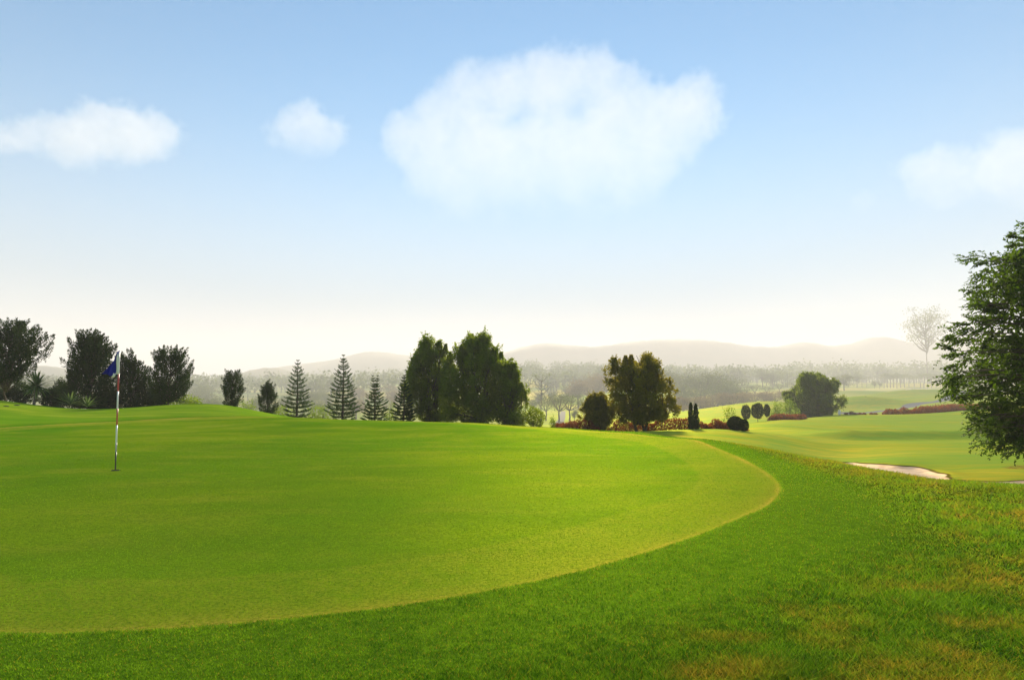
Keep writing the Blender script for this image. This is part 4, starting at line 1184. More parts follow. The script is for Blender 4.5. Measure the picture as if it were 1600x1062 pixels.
# ------------------------------------------------------------------ the big overhanging tree at the right edge
def big_tree():
    rng = np.random.RandomState(7)
    Yt = 20.0
    bx = (1735 - 800) / FPX * Yt
    base = np.array([bx, Yt, gz(bx, Yt) - 0.05])
    root = empty('overhanging_tree', base, 'large leafy tree with drooping branches at the right picture edge', 'tree')
    tr = Geo(); g = Geo()
    top = at(1700, 338, Yt)[2] - base[2]
    tr.tube(bend((0, 0, 0), (-0.3, 0.1, top * 0.82), 9, 0, rng, 0.07), np.linspace(0.24, 0.04, 9), 10)
    def spray(c, d, size, n, droop=0.25, tint=0.0):
        """A flattened leafy branchlet: leaves along fine twigs that fan out from a stem."""
        d = unit(np.asarray(d, float))
        side = unit(np.cross(d, [0, 0, 1.0])); up = np.cross(side, d)
        nt = max(4, n // 13)
        for k in range(nt):
            q0 = rng.rand() * 0.75
            ang = rng.uniform(-0.95, 0.95)
            dd = unit(d * math.cos(ang) + side * math.sin(ang) + up * rng.normal() * 0.45)
            o = c + d * size * q0
            L = size * rng.uniform(0.3, 0.6)
            m = 13
            s = (np.arange(m) + rng.rand(m)) / m
            P = o + dd * (s * L)[:, None]
            P[:, 2] -= droop * L * s ** 2
            alt = np.where(np.arange(m) % 2, 1.0, -1.0)
            sd = unit(np.cross(dd, up))
            D = dd * 0.6 + sd * alt[:, None] * 0.9 + rng.normal(size=(m, 3)) * 0.3 + np.array([0, 0, -0.15])
            g.leaves(rng, P, D, rng.uniform(0.09, 0.15, m), rng.uniform(0.048, 0.07, m), 0.12 + 0.6 * rng.rand(m) * rng.rand() + tint, flat=0.6)
        tr.tube(bend(c - d * size * 0.2, c + d * size * 0.8, 4, -0.02), np.linspace(0.010, 0.003, 4), 4)
    def env_left(z):       # how far the crown reaches to the left of the trunk, by pixel row
        rows = [338, 355, 368, 385, 400, 425, 440, 465, 480, 505, 520, 545, 570, 600, 625, 650, 680, 700, 712]
        xs =   [1690, 1615, 1592, 1590, 1530, 1545, 1530, 1528, 1548, 1520, 1500, 1492, 1496, 1488, 1500, 1528, 1530, 1556, 1590]
        py = 592 - (z + base[2] - CAMZ) / Yt * FPX
        return (1735 - np.interp(py, rows, xs)) / FPX * Yt
    zlo = at(1600, 705, Yt)[2] - base[2]
    # crown fill
    N = 760
    for k in range(N):
        z = zlo + (top - zlo) * rng.rand() ** 1.05 * 0.98
        ph = rng.rand() * 6.283
        R = env_left(np.array(z)) * (1.0 if math.cos(ph) < 0 else 0.9)
        q = 0.25 + 0.56 * rng.rand() ** 0.6
        o = np.array([math.cos(ph), math.sin(ph), 0])
        c = o * R * q + np.array([-0.15, 0, z])
        d = o * 1.0 + np.array([rng.normal() * .35, rng.normal() * .35, 0.45 * rng.normal() + (0.3 if z > top * 0.6 else -0.1)])
        spray(c, d, rng.uniform(0.55, 1.0), 104, 0.3)
    # inner leaves with the crown's shade put into a darker tint
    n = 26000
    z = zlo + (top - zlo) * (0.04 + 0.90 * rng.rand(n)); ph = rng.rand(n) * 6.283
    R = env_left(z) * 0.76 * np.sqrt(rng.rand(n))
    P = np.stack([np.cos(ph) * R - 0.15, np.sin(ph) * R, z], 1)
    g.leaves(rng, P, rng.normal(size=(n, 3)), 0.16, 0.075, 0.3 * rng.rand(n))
    # the branch ends seen against the sky and the fairway
    tips = [(1500, 400, 1545, 408), (1512, 404, 1550, 412), (1520, 430, 1556, 424), (1514, 452, 1550, 440), (1522, 462, 1556, 452), (1578, 366, 1592, 372), (1572, 380, 1594, 384),
            (1512, 480, 1545, 476), (1530, 486, 1555, 480), (1488, 508, 1520, 504), (1492, 518, 1530, 508), (1500, 500, 1540, 500), (1476, 530, 1500, 524), (1478, 534, 1510, 530), (1474, 540, 1500, 548), (1482, 556, 1510, 552),
            (1476, 575, 1505, 565), (1478, 596, 1505, 582), (1472, 606, 1500, 590), (1477, 618, 1490, 590), (1480, 600, 1500, 580), (1488, 616, 1500, 596), (1484, 625, 1510, 618), (1500, 622, 1530, 616),
            (1508, 668, 1545, 650), (1515, 662, 1550, 655), (1522, 676, 1555, 662), (1514, 655, 1545, 648), (1545, 700, 1565, 670), (1552, 707, 1572, 680), (1562, 702, 1580, 676), (1580, 694, 1596, 672), (1590, 700, 1605, 676), (1540, 684, 1565, 668), (1534, 660, 1565, 650), (1545, 640, 1575, 630)]
    for x1, y1, x0, y0 in tips:
        Yq = Yt + rng.uniform(-1.2, 1.0)
        a = at(x0, y0, Yq) - base; b = at(x1, y1, Yq) - base
        L = np.linalg.norm(b - a)
        spray(a, b - a, L * 1.05, 110, 0.1, 0.08)
        r0 = np.array([-0.3, 0, np.clip(a[2] - 0.4, 1.0, top * 0.8)])
        tr.tube(bend(r0, a, 6, 0.25, rng, 0.03), np.linspace(0.035, 0.008, 6), 5)
    for k in range(26):
        ph = rng.rand() * 6.283
        z = rng.uniform(1.2, top * 0.8)
        R = env_left(np.array(z)) * 0.75
        tr.tube(bend((-0.1, 0, z - 0.3), (math.cos(ph) * R, math.sin(ph) * R, z + 0.4), 6, 0.2, rng, 0.05), np.linspace(0.05, 0.01, 6), 6)
    tr.build('trunk', MAT['bark'], root, True)
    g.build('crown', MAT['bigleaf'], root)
big_tree()

# ------------------------------------------------------------------ flagstick in its hole
MAT['white_paint'] = plain_mat('white_paint', (0.78, 0.77, 0.74), 0.35, 0.5)
MAT['red_paint'] = plain_mat('red_paint', (0.42, 0.035, 0.03), 0.35, 0.5)
MAT['orange_paint'] = plain_mat('faded_red_paint', (0.45, 0.09, 0.03), 0.4, 0.5)
MAT['black_paint'] = plain_mat('black_paint', (0.02, 0.02, 0.022), 0.4, 0.5)
MAT['grey_paint'] = plain_mat('grey_paint', (0.38, 0.38, 0.36), 0.4, 0.5)
MAT['hole'] = plain_mat('hole_dark', (0.012, 0.012, 0.010), 0.9, 0.1)
MAT['stone'] = plain_mat('dark_stone', (0.05, 0.045, 0.04), 0.9, 0.2, 0.5, 8.0, 0.5)

def flagstick():
    Y = 11.9
    base, _ = stand(187, 560, Y)
    root = empty('flagstick', base, 'thin red and white banded golf flagstick with a drooping blue flag', 'flagstick')
    def z_of(py): return at(187, py, Y)[2] - base[2]
    bands = [(737, 706, 'black_paint'), (706, 692, 'grey_paint'), (692, 664, 'white_paint'), (664, 638, 'orange_paint'), (638, 611, 'white_paint'), (611, 584, 'red_paint'), (584, 550, 'white_paint')]
    for y0, y1, m in bands:
        g = Geo()
        a, b = max(z_of(y0), -0.02), z_of(y1)
        r = 0.013 if m != 'black_paint' else 0.011
        g.tube([(0, 0, a), (0, 0, a + (b - a) * .5), (0, 0, b)], r, 14)
        g.build('pole_section', MAT[m], root, True)
    # drooping flag: hangs from the pole in folds
    nu, nv = 16, 14
    V = np.zeros((nv, nu, 3))
    zt, zb = z_of(553), z_of(585)
    for i in range(nv):
        v = i / (nv - 1)
        for j in range(nu):
            u = j / (nu - 1)
            wid = 0.015 + 0.235 * v ** 1.2           # the cloth falls in towards the pole at the top and hangs out below
            x = -0.012 - wid * u
            z = zt + (zb - zt) * v - 0.015 * u + 0.06 * u * u * (1 - v) - 0.02 * math.sin(u * 5)
            y = 0.05 * math.sin(u * 7.5 + v * 2.0) * (0.3 + u) - 0.05 * u * v
            V[i, j] = (x, y, z)
    idx = lambda i, j: i * nu + j
    F = [(idx(i, j), idx(i, j + 1), idx(i + 1, j + 1), idx(i + 1, j)) for i in range(nv - 1) for j in range(nu - 1)]
    m, N, out = new_mat('blue_flag_cloth')
    b = N.n('ShaderNodeBsdfPrincipled'); b.inputs['Base Color'].default_value = (0.018, 0.028, 0.27, 1); b.inputs['Roughness'].default_value = 0.8
    t = N.n('ShaderNodeBsdfTranslucent'); t.inputs['Color'].default_value = (0.02, 0.03, 0.36, 1)
    mx = N.n('ShaderNodeMixShader'); mx.inputs[0].default_value = 0.35
    N.t.links.new(b.outputs[0], mx.inputs[1]); N.t.links.new(t.outputs[0], mx.inputs[2]); N.t.links.new(mx.outputs[0], out.inputs['Surface'])
    fl = mesh_obj('flag', V.reshape(-1, 3), np.array(F), m, root, None, True)
    sd = fl.modifiers.new('cloth', 'SOLIDIFY'); sd.thickness = 0.004
    # white hem beside the pole and torn white corner
    hv = []
    for i in range(8):
        v = i / 7
        z = zt + (zb - zt) * v
        hv += [(-0.002, -0.016 - 0.004 * math.sin(v * 9), z), (-0.026 - 0.014 * v, -0.020 - 0.012 * math.sin(v * 6), z + 0.005)]
    hF = [(2 * i, 2 * i + 1, 2 * i + 3, 2 * i + 2) for i in range(7)]
    hem = mesh_obj('flag_sleeve', np.array(hv), np.array(hF), MAT['white_paint'], root, None, True)
    hem.modifiers.new('cloth', 'SOLIDIFY').thickness = 0.004
    fv = []
    for i in range(5):
        v = i / 4
        fv += [(-0.03 - 0.05 * v, -0.03, zb + 0.02 + 0.01 * math.sin(v * 9)), (-0.035 - 0.06 * v, -0.035 + 0.01 * math.sin(v * 7), zb - 0.02 - 0.03 * math.sin(v * 3))]
    mesh_obj('flag_fringe', np.array(fv), np.array([(2 * i, 2 * i + 1, 2 * i + 3, 2 * i + 2) for i in range(4)]), MAT['white_paint'], root).modifiers.new('cloth', 'SOLIDIFY').thickness = 0.003
    # the hole: a raised rim round a flat disc painted dark for the depth's shade
    g = Geo()
    ang = np.linspace(0, 2 * math.pi, 25)
    hole = empty('golf_hole', base, 'small dark hole in the putting green at the foot of the flagstick', 'hole')
    n = 24
    a = np.linspace(0, 2 * math.pi, n, endpoint=False)
    rings = [(0.072, 0.003), (0.058, 0.012), (0.054, 0.010), (0.052, 0.004)]
    V = np.concatenate([np.stack([r * np.cos(a), r * np.sin(a), np.full(n, z)], 1) for r, z in rings])
    F = np.array([(k * n + i, k * n + (i + 1) % n, (k + 1) * n + (i + 1) % n, (k + 1) * n + i) for k in range(3) for i in range(n)])
    mesh_obj('rim', V, F, MAT['hole'], hole, None, True)
    V = np.concatenate([np.stack([0.052 * np.cos(a), 0.052 * np.sin(a), np.full(n, 0.004)], 1), [[0, 0, 0.0045]]])
    mesh_obj('shade_disc', V, np.array([(i, (i + 1) % n, n) for i in range(n)]), MAT['hole'], hole)
flagstick()

def post(name, label, px, py_top, Y, r, mat):
    base, H = stand(px, py_top, Y)
    root = empty(name, base - np.array([0, 0, .03]), label, 'post')
    r *= float(ST(Y)) / Y
    g = Geo(); g.tube([(0, 0, 0), (0, 0, H * .5), (0, 0, H * .94), (0, 0, H)], [r, r, r, r * .6], 10)
    g.build('post_body', mat, root, True)
    c = Geo(); c.tube([(0, 0, H - .005), (0, 0, H + .02), (0, 0, H + .035)], [r * 1.25, r * 1.25, r * .5], 10); c.build('cap', mat, root, True)
post('marker_post', 'short white post at the right foot of the dense rounded tree', 1308.5, 640.5, 64.5, 0.11, MAT['white_paint'])
post('marker_stake', 'thin dark stake on the smooth distant mound', 1350, 624.5, 112, 0.13, MAT['darkshrub'] if False else MAT['stone'])
post('marker_stake', 'tiny white stake on the crest of the far green slope right of the cypresses', 1089, 636, 105, 0.10, MAT['white_paint'])

def stone(label, px, py, s, seed):
    rng = np.random.RandomState(seed)
    p = raycast(px, py)
    a = np.linspace(0, 2 * math.pi, 9, endpoint=False)
    V = []
    for z, r in ((-0.02, 1.0), (0.3, 1.05), (0.75, 0.7), (0.95, 0.3)):
        rr = r * s * (0.85 + 0.3 * rng.rand(9))
        V.append(np.stack([np.cos(a) * rr * 1.5, np.sin(a) * rr, np.full(9, z * s * 0.45) + rng.normal(size=9) * 0.02 * s], 1))
    V = np.concatenate(V + [np.array([[0, 0, s * 0.45]])])
    Q = [(k * 9 + i, k * 9 + (i + 1) % 9, (k + 1) * 9 + (i + 1) % 9, (k + 1) * 9 + i) for k in range(3) for i in range(9)]
    T = [(27 + i, 27 + (i + 1) % 9, 36) for i in range(9)]
    o = mesh_obj('stone', V, [np.array(Q), np.array(T)], MAT['stone'])
    o.location = (p[0], p[1], gz(p[0], p[1]))
    props(o, label, 'stone', 'dark stones on the mound')
stone('flat dark stone on the mound, the one nearer the picture edge', 9, 635.5, 0.09, 1)
stone('dark stone on the mound, the one nearer the sword-leaved plant', 26, 634, 0.10, 2)

# ------------------------------------------------------------------ hazy trees of the valley: a few kinds, copied with their parts
def proto_umbrella(seed, H=6.0, W=3.2, mat='hazytree', n=1500, leaf=0.28):
    rng = np.random.RandomState(seed)
    root = empty('umbrella_tree', (0, 0, 0), 'x', 'tree')
    tr = Geo(); g = Geo()
    fork = H * 0.36
    tr.tube(bend((0, 0, 0), (0, 0, fork), 4, 0, rng, .05), np.linspace(.17, .13, 4), 7)
    for k in range(9):
        a = k * 2.4 + rng.rand(); R = W * rng.uniform(.35, .95)
        tip = np.array([math.cos(a) * R, math.sin(a) * R, H * (0.92 - 0.22 * (R / W) ** 2)])
        tr.tube(bend((0, 0, fork - .05), tip, 5, -0.06 * H, rng, .06), np.linspace(.09, .02, 5), 5)
    for k in range(26):
        a = rng.rand() * 6.283; R = W * math.sqrt(rng.rand())
        c = np.array([math.cos(a) * R, math.sin(a) * R, H * (0.95 - 0.30 * (R / W) ** 2) - 0.25 * H * rng.rand() ** 2])
        m = n // 26
        P = c + rng.normal(size=(m, 3)) * np.array([.26 * W, .26 * W, .045 * H])
        g.leaves(rng, P, rng.normal(size=(m, 3)) * np.array([1, 1, .5]), leaf, leaf * .5, 0.2 + .6 * rng.rand(m) * rng.rand(), flat=.6)
    tr.build('trunk', MAT['bark'], root, True); g.build('crown', MAT[mat], root)
    return root, H

def proto_round(seed, H=7.0, W=3.4, mat='hazytree', n=1900, leaf=0.34):
    rng = np.random.RandomState(seed)
    root = empty('round_tree', (0, 0, 0), 'x', 'tree')
    tr = Geo(); g = Geo()
    tr.tube(bend((0, 0, 0), (0.1, 0, H * .6), 5, 0, rng, .06), np.linspace(.20, .08, 5), 7)
    for k in range(30):
        d = unit(rng.normal(size=3)); q = rng.rand() ** .4
        c = np.array([d[0] * W * q * .75, d[1] * W * q * .75, H * (.60 + .34 * d[2] * q)])
        tr.tube(bend((0.05, 0, H * .35), c, 4, 0, rng, .05), np.linspace(.06, .015, 4), 4)
        m = n // 30
        P = c + rng.normal(size=(m, 3)) * np.array([.17 * W, .17 * W, .055 * H])
        g.leaves(rng, P, rng.normal(size=(m, 3)), leaf, leaf * .55, .15 + .5 * rng.rand(m) * rng.rand() + .2 * rng.rand(), flat=.3)
    tr.build('trunk', MAT['bark'], root, True); g.build('crown', MAT[mat], root)
    return root, H

def proto_bare(seed, H=9.0, W=2.8, n=420, leaf=0.22, mat='hazytree', tall=.45, name='thin_tree', clump=18):
    rng = np.random.RandomState(seed)
    root = empty(name, (0, 0, 0), 'x', 'tree')
    tr = Geo(); g = Geo()
    tr.tube(bend((0, 0, 0), (0.1, 0, H * .88), 7, 0, rng, .05), np.linspace(.15, .03, 7) * H / 9 * (0.45 if H > 50 else 1), 7)
    for k in range(clump):
        a = k * 2.4 + rng.rand(); z = H * (tall + .45 * rng.rand()); R = W * rng.uniform(.4, 1.0)
        tip = np.array([math.cos(a) * R, math.sin(a) * R, min(H, z + .18 * H)])
        tr.tube(bend((0.05, 0, z), tip, 5, -0.03 * H, rng, .06), np.linspace(.06, .015, 5) * H / 9, 4)
        m = n // clump
        P = tip + rng.normal(size=(m, 3)) * np.array([.20 * W, .20 * W, .03 * H])
        g.leaves(rng, P, rng.normal(size=(m, 3)), leaf, leaf * .5, rng.rand(m), flat=.4)
    tr.build('trunk', MAT['bark'], root, True); g.build('crown', MAT[mat], root)
    return root, H

def proto_palm(seed, H=6.5):
    rng = np.random.RandomState(seed)
    root = empty('palm_tree', (0, 0, 0), 'x', 'palm')
    tr = Geo(); g = Geo()
    tr.tube(bend((0, 0, 0), (0.25, 0, H * .72), 6, 0, rng, .03), np.linspace(.16, .11, 6), 7)
    for k in range(15):
        a = k * 2.4 + rng.rand() * .4; up = rng.uniform(-.15, 1.0); L = 2.2
        s = np.linspace(.08, 1, 16)
        o = np.array([math.cos(a), math.sin(a), 0]); sd = np.array([-math.sin(a), math.cos(a), 0])
        P = np.array([0.25, 0, H * .72]) + o * (L * s * math.cos(up * .8))[:, None] + np.array([0, 0, 1]) * (L * (s * math.sin(up) - .55 * s ** 2))[:, None]
        for sg in (-1, 1):
            g.leaves(rng, P, o * .7 + sd * sg + np.array([0, 0, -.35]), .55 * np.sin(s * 2.6 + .3) + .15, .09, .2 + .6 * rng.rand(16))
    tr.build('trunk', MAT['pale_bark'], root, True); g.build('fronds', MAT['hazytree'], root)
    return root, H

PROTO = {'umb': [proto_umbrella(1), proto_umbrella(2, 5.5, 3.4)], 'round': [proto_round(3), proto_round(4, 6.0, 3.4), proto_round(6, 7.5, 3.0)],
         'dry': [proto_round(5, 6.5, 3.3, 'drytree'), proto_umbrella(8, 6.0, 3.4, 'drytree')], 'bare': [proto_bare(7)], 'palm': [proto_palm(9), proto_palm(10)],
         'sparse': [proto_bare(12, 110.0, 26, 2600, 2.4, 'hazytree', .40, 'sparse_tall_tree', 44)]}
_used = set()
_rt = np.random.RandomState(77)

def plant(kind, v, px, py_top, Y, label, group=None, wide=1.0):
    src, H0 = PROTO[kind][v % len(PROTO[kind])]
    base, H = stand(px, py_top, Y)
    H = max(H, 1.2)
    base[2] -= 0.05
    s = H / H0
    sc = (s * wide, s * wide, s)
    rz = _rt.rand() * 6.28
    if id(src) not in _used:
        _used.add(id(src))
        src.location = base; src.rotation_euler = (0, 0, rz); src.scale = sc
        src['label'] = label
        if group: src['group'] = group
        return src
    return copy_thing(src, base, rz, sc, label, group)

# around the path in the valley
plant('bare', 0, 845, 586, 125, 'tall thin bare-topped tree in the haze right of the big leafy clump', None, 0.9)
plant('bare', 0, 821, 598, 130, 'thin sparse tree touching the right edge of the big leafy clump', None, 0.8)
plant('umb', 0, 873, 611, 112, 'pale green umbrella tree with its trunk in front of the hazy path', None, 1.05)
plant('umb', 1, 889, 612, 120, 'pale umbrella tree with its trunk just right of the hazy path', None, 1.0)
plant('umb', 0, 853, 616, 128, 'hazy umbrella tree left of the path, behind the thin tall tree', None, 1.0)
plant('umb', 1, 912, 622, 124, 'hazy umbrella tree half hidden by the small bushy olive tree', None, 0.9)
plant('round', 1, 897, 640, 112, 'small hazy sapling between the path and the small bushy olive tree', None, 0.8)
for v, (px, pt, Y) in enumerate(((832, 622, 165), (842, 612, 190), (862, 606, 215), (884, 600, 225))):
    plant('round', v, px, pt, Y, rank((0, 1, 2, 3)[v], 4) + ' of the faint round trees behind the hazy path', 'faint trees behind the path')
for v, (px, pt, Y) in enumerate(((903, 592, 190), (917, 591, 200), (930, 585, 205), (941, 581, 210))):
    plant('dry', v, px, pt, Y, rank((0, 1, 2, 3)[v], 4) + ' of the faint brownish trees left of the forked olive tree', 'faint brown trees left of the olive tree', 1.1)
# right of the forked olive tree
grove = ((1046, 574, 205), (1058, 580, 195), (1072, 586, 190), (1066, 598, 170), (1086, 590, 180), (1100, 578, 185), (1112, 582, 190), (1126, 586, 195), (1120, 597, 172), (1138, 592, 185), (1146, 600, 175), (1092, 604, 160))
for v, (px, pt, Y) in enumerate(grove):
    plant('umb' if v % 3 else 'round', v, px, pt, Y, rank((0, 1, 3, 2, 4, 6, 7, 9, 8, 10, 11, 5)[v], 12) + ' of the hazy grey-green trees above the twin cypresses', 'hazy grove above the cypresses', 1.15)
for v, (px, pt, Y) in enumerate(((1060, 618, 140), (1078, 620, 138), (1096, 618, 142), (1112, 616, 145), (1128, 612, 150), (1144, 613, 148), (1160, 612, 152), (1176, 611, 156), (1194, 611, 158), (1210, 610, 162), (1226, 609, 166), (1050, 626, 132), (1242, 607, 172))):
    plant('dry', v, px, pt, Y, rank((1, 2, 3, 4, 5, 6, 7, 8, 9, 10, 11, 0, 12)[v], 13) + ' of the low brownish hazy trees along the far green slope', 'brown trees along the far green slope', 1.5)
plant('round', 0, 1190, 574, 270, 'faint round tree rising above the meadows, the taller of two touching ones', 'two touching faint trees', 1.0)
plant('round', 1, 1206, 580, 268, 'faint lower tree touching the right of the taller faint round tree', 'two touching faint trees', 1.1)
for v, (px, pt, Y) in enumerate(((1165, 598, 215), (1178, 600, 210), (1196, 602, 205), (1216, 598, 225), (1236, 594, 235), (1155, 590, 240), (1222, 588, 270))):
    plant('umb', v, px, pt, Y, rank((1, 2, 3, 4, 6, 0, 5)[v], 7) + ' of the faint flat-topped trees among pale meadows', 'faint trees among the meadow strips', 1.2)
# right: trees and palms by the distant green
plant('round', 1, 1317, 583, 225, 'grey-green rounded tree behind the right edge of the dense rounded tree', None, 1.15)
plant('round', 0, 1303, 587, 228, 'grey-green tree peeping over the dense rounded tree', None, 1.1)
plant('round', 2, 1337, 577, 262, 'slim hazy tree between the grey-green tree and the palms', None, 0.8)
for v, (px, pt) in enumerate(((1345, 582), (1352, 584))):
    plant('palm', v, px, pt, 268, rank((0, 1)[v], 2) + ' of the two hazy palms left of the gap in the palm row', 'hazy palms beside the gap')
for v, (px, pt, Y) in enumerate(((1379, 580, 262), (1384, 577, 264), (1389, 579, 262), (1394, 577, 266), (1399, 579, 262), (1405, 578, 265), (1411, 580, 268), (1418, 582, 270), (1426, 582, 272))):
    plant('palm', v, px, pt, Y, rank((0, 1, 2, 3, 4, 5, 6, 7, 8)[v], 9) + ' of the hazy palms in the left cluster behind the distant green', 'left cluster of hazy palms')
for v, (px, pt, Y) in enumerate(((1436, 579, 262), (1441, 577, 260), (1447, 578, 262), (1453, 579, 264), (1460, 580, 266), (1467, 582, 268), (1474, 582, 270))):
    plant('palm', v, px, pt, Y, rank((0, 1, 2, 3, 4, 5, 6)[v], 7) + ' of the hazy palms in the right cluster beside the big tree', 'right cluster of hazy palms')
plant('round', 1, 1364, 594, 250, 'small dark spiky shrub before the palm row', None, 0.8)
plant('round', 0, 1372, 595, 250, 'small dark shrub just right of the spiky shrub before the palms', None, 0.9)
plant('sparse', 0, 1447, 484, 300, 'very faint tall sparse tree fading into the haze left of the big tree', None, 1.0)
# left: gaps between the junipers and the pines
for v, (px, pt, Y) in enumerate(((308, 606, 190), (322, 600, 210), (335, 612, 170), (312, 618, 150), (328, 622, 140), (342, 618, 150))):
    plant('round', v, px, pt, Y, rank((0, 2, 4, 1, 3, 5)[v], 6) + ' of the hazy trees in the dip right of the rounded juniper', 'hazy trees between junipers', 1.2)
for v, (px, pt, Y) in enumerate(((396, 622, 140), (408, 616, 165), (448, 614, 170), (440, 622, 150), (484, 610, 180), (492, 618, 160), (500, 606, 210), (512, 612, 190), (508, 624, 140))):
    plant('round', v, px, pt, Y, rank((0, 1, 3, 2, 4, 5, 6, 8, 7)[v], 9) + ' of the faint hazy trees behind the left Norfolk pines', 'faint trees behind the left pines', 1.2)
for v, (px, pt, Y) in enumerate(((562, 604, 220), (570, 612, 190), (558, 622, 150), (606, 600, 230), (616, 608, 200), (610, 620, 160))):
    plant('dry', v, px, pt, Y, rank((1, 2, 0, 3, 5, 4)[v], 6) + ' of the faint trees between the right Norfolk pines', 'faint trees between the right pines', 1.2)
for v, (px, pt, Y) in enumerate(((20, 596, 210), (78, 598, 205), (95, 600, 190), (92, 592, 240))):
    plant('round', v, px, pt, Y, rank((0, 1, 3, 2)[v], 4) + ' of the hazy trees far behind the sword-leaved plant', 'hazy trees behind the sword-leaved plant', 1.2)

# ------------------------------------------------------------------ far woods that read as one mass
def far_wood():
    rng = np.random.RandomState(5)
    g = Geo()
    C = []
    def field(px0, px1, Y0, Y1, n, hlo, hhi, wid, dens=1.0):
        px = rng.uniform(px0, px1, n); Y = rng.uniform(Y0, Y1, n)
        Y = ST(Y)
        x = (px - 800) / FPX * Y
        k = vnoise(x / 75, Y / 60, 31) > -0.35
        for a, b in zip(x[k], Y[k]):
            C.append((a, b, 3.6 * rng.uniform(hlo, hhi), 3.6 * wid))
    field(1225, 1640, 315, 430, 360, 7, 13, 4.5)
    field(1040, 1240, 270, 420, 170, 5, 10, 4.0)
    field(815, 1050, 250, 420, 240, 5, 10, 4.0)
    field(-250, 640, 230, 420, 460, 5, 10, 4.2)
    field(640, 815, 240, 400, 80, 5, 9, 4.0)
    C_ = np.array(C)
    G = height(C_[:, 0], C_[:, 1])
    for (x, y, h, w), z in zip(C, G):
        m = 62
        d = unit(rng.normal(size=(m, 3))) * (rng.rand(m) ** .4)[:, None]
        ww = w * rng.uniform(.7, 1.2)
        lump = rng.normal(size=(7, 3)) * np.array([.35, .35, .2])
        P = np.array([x, y, z + h * .58]) + (d * .75 + lump[rng.randint(0, 7, m)]) * np.array([ww, ww, h * .40])
        g.leaves(rng, P, rng.normal(size=(m, 3)), 4.8, 3.1, .1 + .6 * rng.rand(m) * rng.rand(), flat=.3)
        g.tube(bend((x, y, z - .1), (x, y, z + h * .6), 3), np.array([.7, .55, .35]), 4, 0.05)
    o = g.build('far_wood', MAT['hazytree'])
    props(o, 'hazy mass of distant trees across the valley below the hills', 'woodland', None, 'stuff')
far_wood()

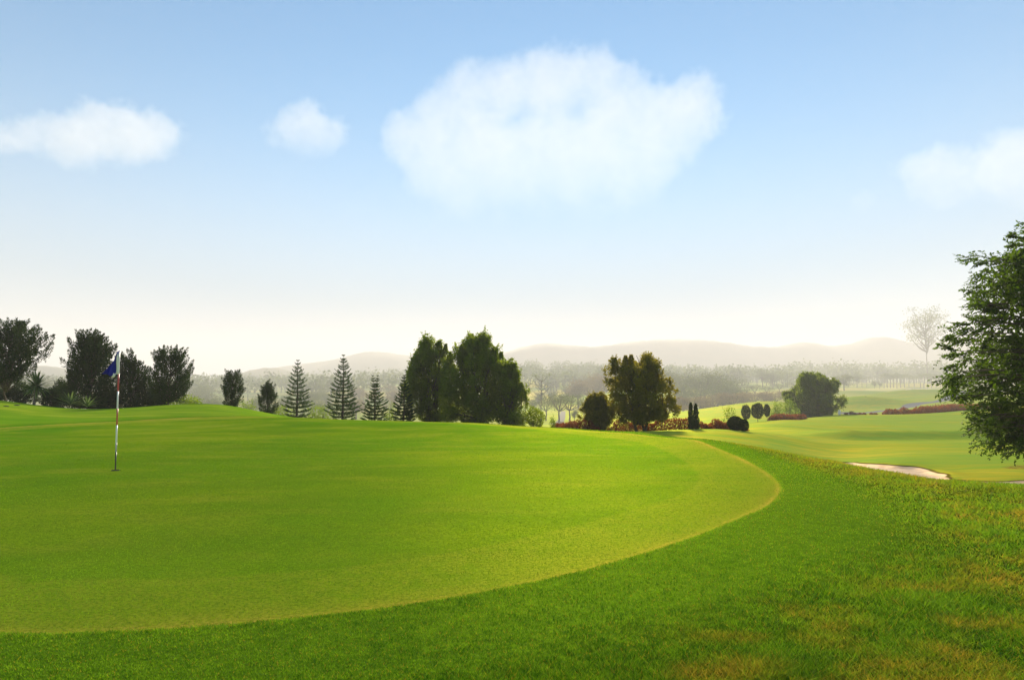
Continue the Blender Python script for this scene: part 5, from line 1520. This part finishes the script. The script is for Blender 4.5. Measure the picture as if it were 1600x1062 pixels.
# ------------------------------------------------------------------ grass blades near the camera
def grass():
    rng = np.random.RandomState(2)
    m, N, out = new_mat('grass_blades')
    t = N.attr('tint'); dr = N.attr('dry')
    c = N.mix(t, C_BLADE_A, C_BLADE_B)
    c = N.mix(dr, c, C_BLADE_DRY)
    b = N.n('ShaderNodeBsdfPrincipled'); N.put(b.inputs['Base Color'], c); b.inputs['Roughness'].default_value = .8; b.inputs['Specular IOR Level'].default_value = .04
    tr = N.n('ShaderNodeBsdfTranslucent'); N.put(tr.inputs['Color'], c)
    mx = N.n('ShaderNodeMixShader'); mx.inputs[0].default_value = .45
    N.t.links.new(b.outputs[0], mx.inputs[1]); N.t.links.new(tr.outputs[0], mx.inputs[2]); N.t.links.new(mx.outputs[0], out.inputs['Surface'])
    n = 960000
    th = np.radians(rng.uniform(-42, 42, n))
    side = rng.rand(n) < 0.16                     # thinner growth carries on to either side of the view
    th = np.where(side, np.sign(rng.rand(n) - 0.5) * np.radians(rng.uniform(42, 80, n)), th)
    # density falls with distance
    a, r0, r1 = -0.55, 2.6, 26.0
    q = rng.rand(n)
    r = (r0 ** a + q * (r1 ** a - r0 ** a)) ** (1 / a)
    x, y = r * np.sin(th), r * np.cos(th)
    dg = sdf(x, y, GREEN); df = sdf(x, y, FRINGE)
    on = (sdf(x, y, BUNKER) > 0.05) & (sdf(x, y, BUNKER2) > .05) & (df + 1.6 * rng.rand(n) < 6.0)
    keep = on & ((dg > -0.01) | (rng.rand(n) < 0.60) & (r < 20))
    x, y, r, dg, df = x[keep], y[keep], r[keep], dg[keep], df[keep]
    n = len(x)
    z = height(x, y)
    green = dg < 0
    wr = np.clip((df + 0.5 + 0.5 * vnoise(x * .9, y * .9, 4)) / 1.2, 0, 1)      # 0 on the fringe, 1 in the rough
    tuft = fbm(x * 2.1, y * 2.1, 3, 21); dryn = .55 * fbm(x * .9 + 7, y * 1.3, 4, 22) + .6 * fbm(x * 3.1, y * 4.0, 3, 27)
    hgt = np.where(green, rng.uniform(.007, .014, n), (1 - wr) * rng.uniform(.008, .020, n) + wr * (.030 + .030 * rng.rand(n) + .040 * np.clip(tuft, -.6, 1)))
    edge = np.exp(-((dg - .06) / .06) ** 2)
    hgt = hgt * (1 + .35 * edge)
    wid = np.where(np.abs(th[keep]) > .733, 1.6, 1.0) * np.maximum(.0034, .0008 * r) * rng.uniform(.7, 1.4, n) * (1 + .35 * wr) * np.where(green, .9, 1.0)
    az = rng.rand(n) * 6.283; lean = hgt * (.25 + .9 * rng.rand(n)) * (1 + .5 * wr)
    la = rng.rand(n) * 6.283
    P = np.stack([x, y, z - .002], 1)
    S_ = np.stack([np.cos(az), np.sin(az), np.zeros(n)], 1) * (wid * .5)[:, None]
    tip = P + np.stack([np.cos(la) * lean, np.sin(la) * lean, hgt], 1)
    V = np.stack([P - S_, P + S_, tip], 1).reshape(-1, 3)
    F = np.arange(n * 3).reshape(-1, 3)
    patch = fbm(x * .55, y * .55, 3, 33)
    cl = vnoise(x * 14, y * 14, 51)
    tint = np.clip(.36 + .28 * patch + .22 * rng.normal(size=n) + .22 * cl + .12 * green + .12 * wr + .08 * (1 - wr) * (~green), 0, 1)
    dry = np.clip((dryn + .10 * np.clip(df, 0, 2) - .02) * 1.5, 0, 1) * wr * (rng.rand(n) < .75) + (rng.rand(n) < .05) * .7
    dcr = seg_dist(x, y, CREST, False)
    tint = np.clip(tint + .30 * np.clip(1 - dcr / 7.0, 0, 1) * (~green) - .06 * (~green), 0, 1)  # blades painted lighter towards the crest, copying the fall of light
    dry = np.clip(dry + .22 * np.clip(1 - dcr / 5.0, 0, 1) * (1 - wr) * (~green) * rng.rand(n), 0, 1)  # same light gradient on the fringe, put in as dry colour
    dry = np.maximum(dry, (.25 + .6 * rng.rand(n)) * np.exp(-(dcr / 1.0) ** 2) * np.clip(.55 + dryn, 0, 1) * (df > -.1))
    dry = np.where(green, np.clip(.10 + .25 * fbm(x * .7, y * .7, 3, 41) + .8 * np.exp(dg / .12) * rng.rand(n), 0, .9) * rng.rand(n), dry)
    dry = np.clip(dry, 0, 1)
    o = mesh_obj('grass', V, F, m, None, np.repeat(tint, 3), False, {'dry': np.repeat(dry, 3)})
    props(o, 'short green grass blades on the fringe and rough around the putting green', 'grass', None, 'stuff')
C_BLADE_A = (0.014, 0.085, 0.003); C_BLADE_B = (0.260, 0.450, 0.012); C_BLADE_DRY = (0.480, 0.310, 0.025)
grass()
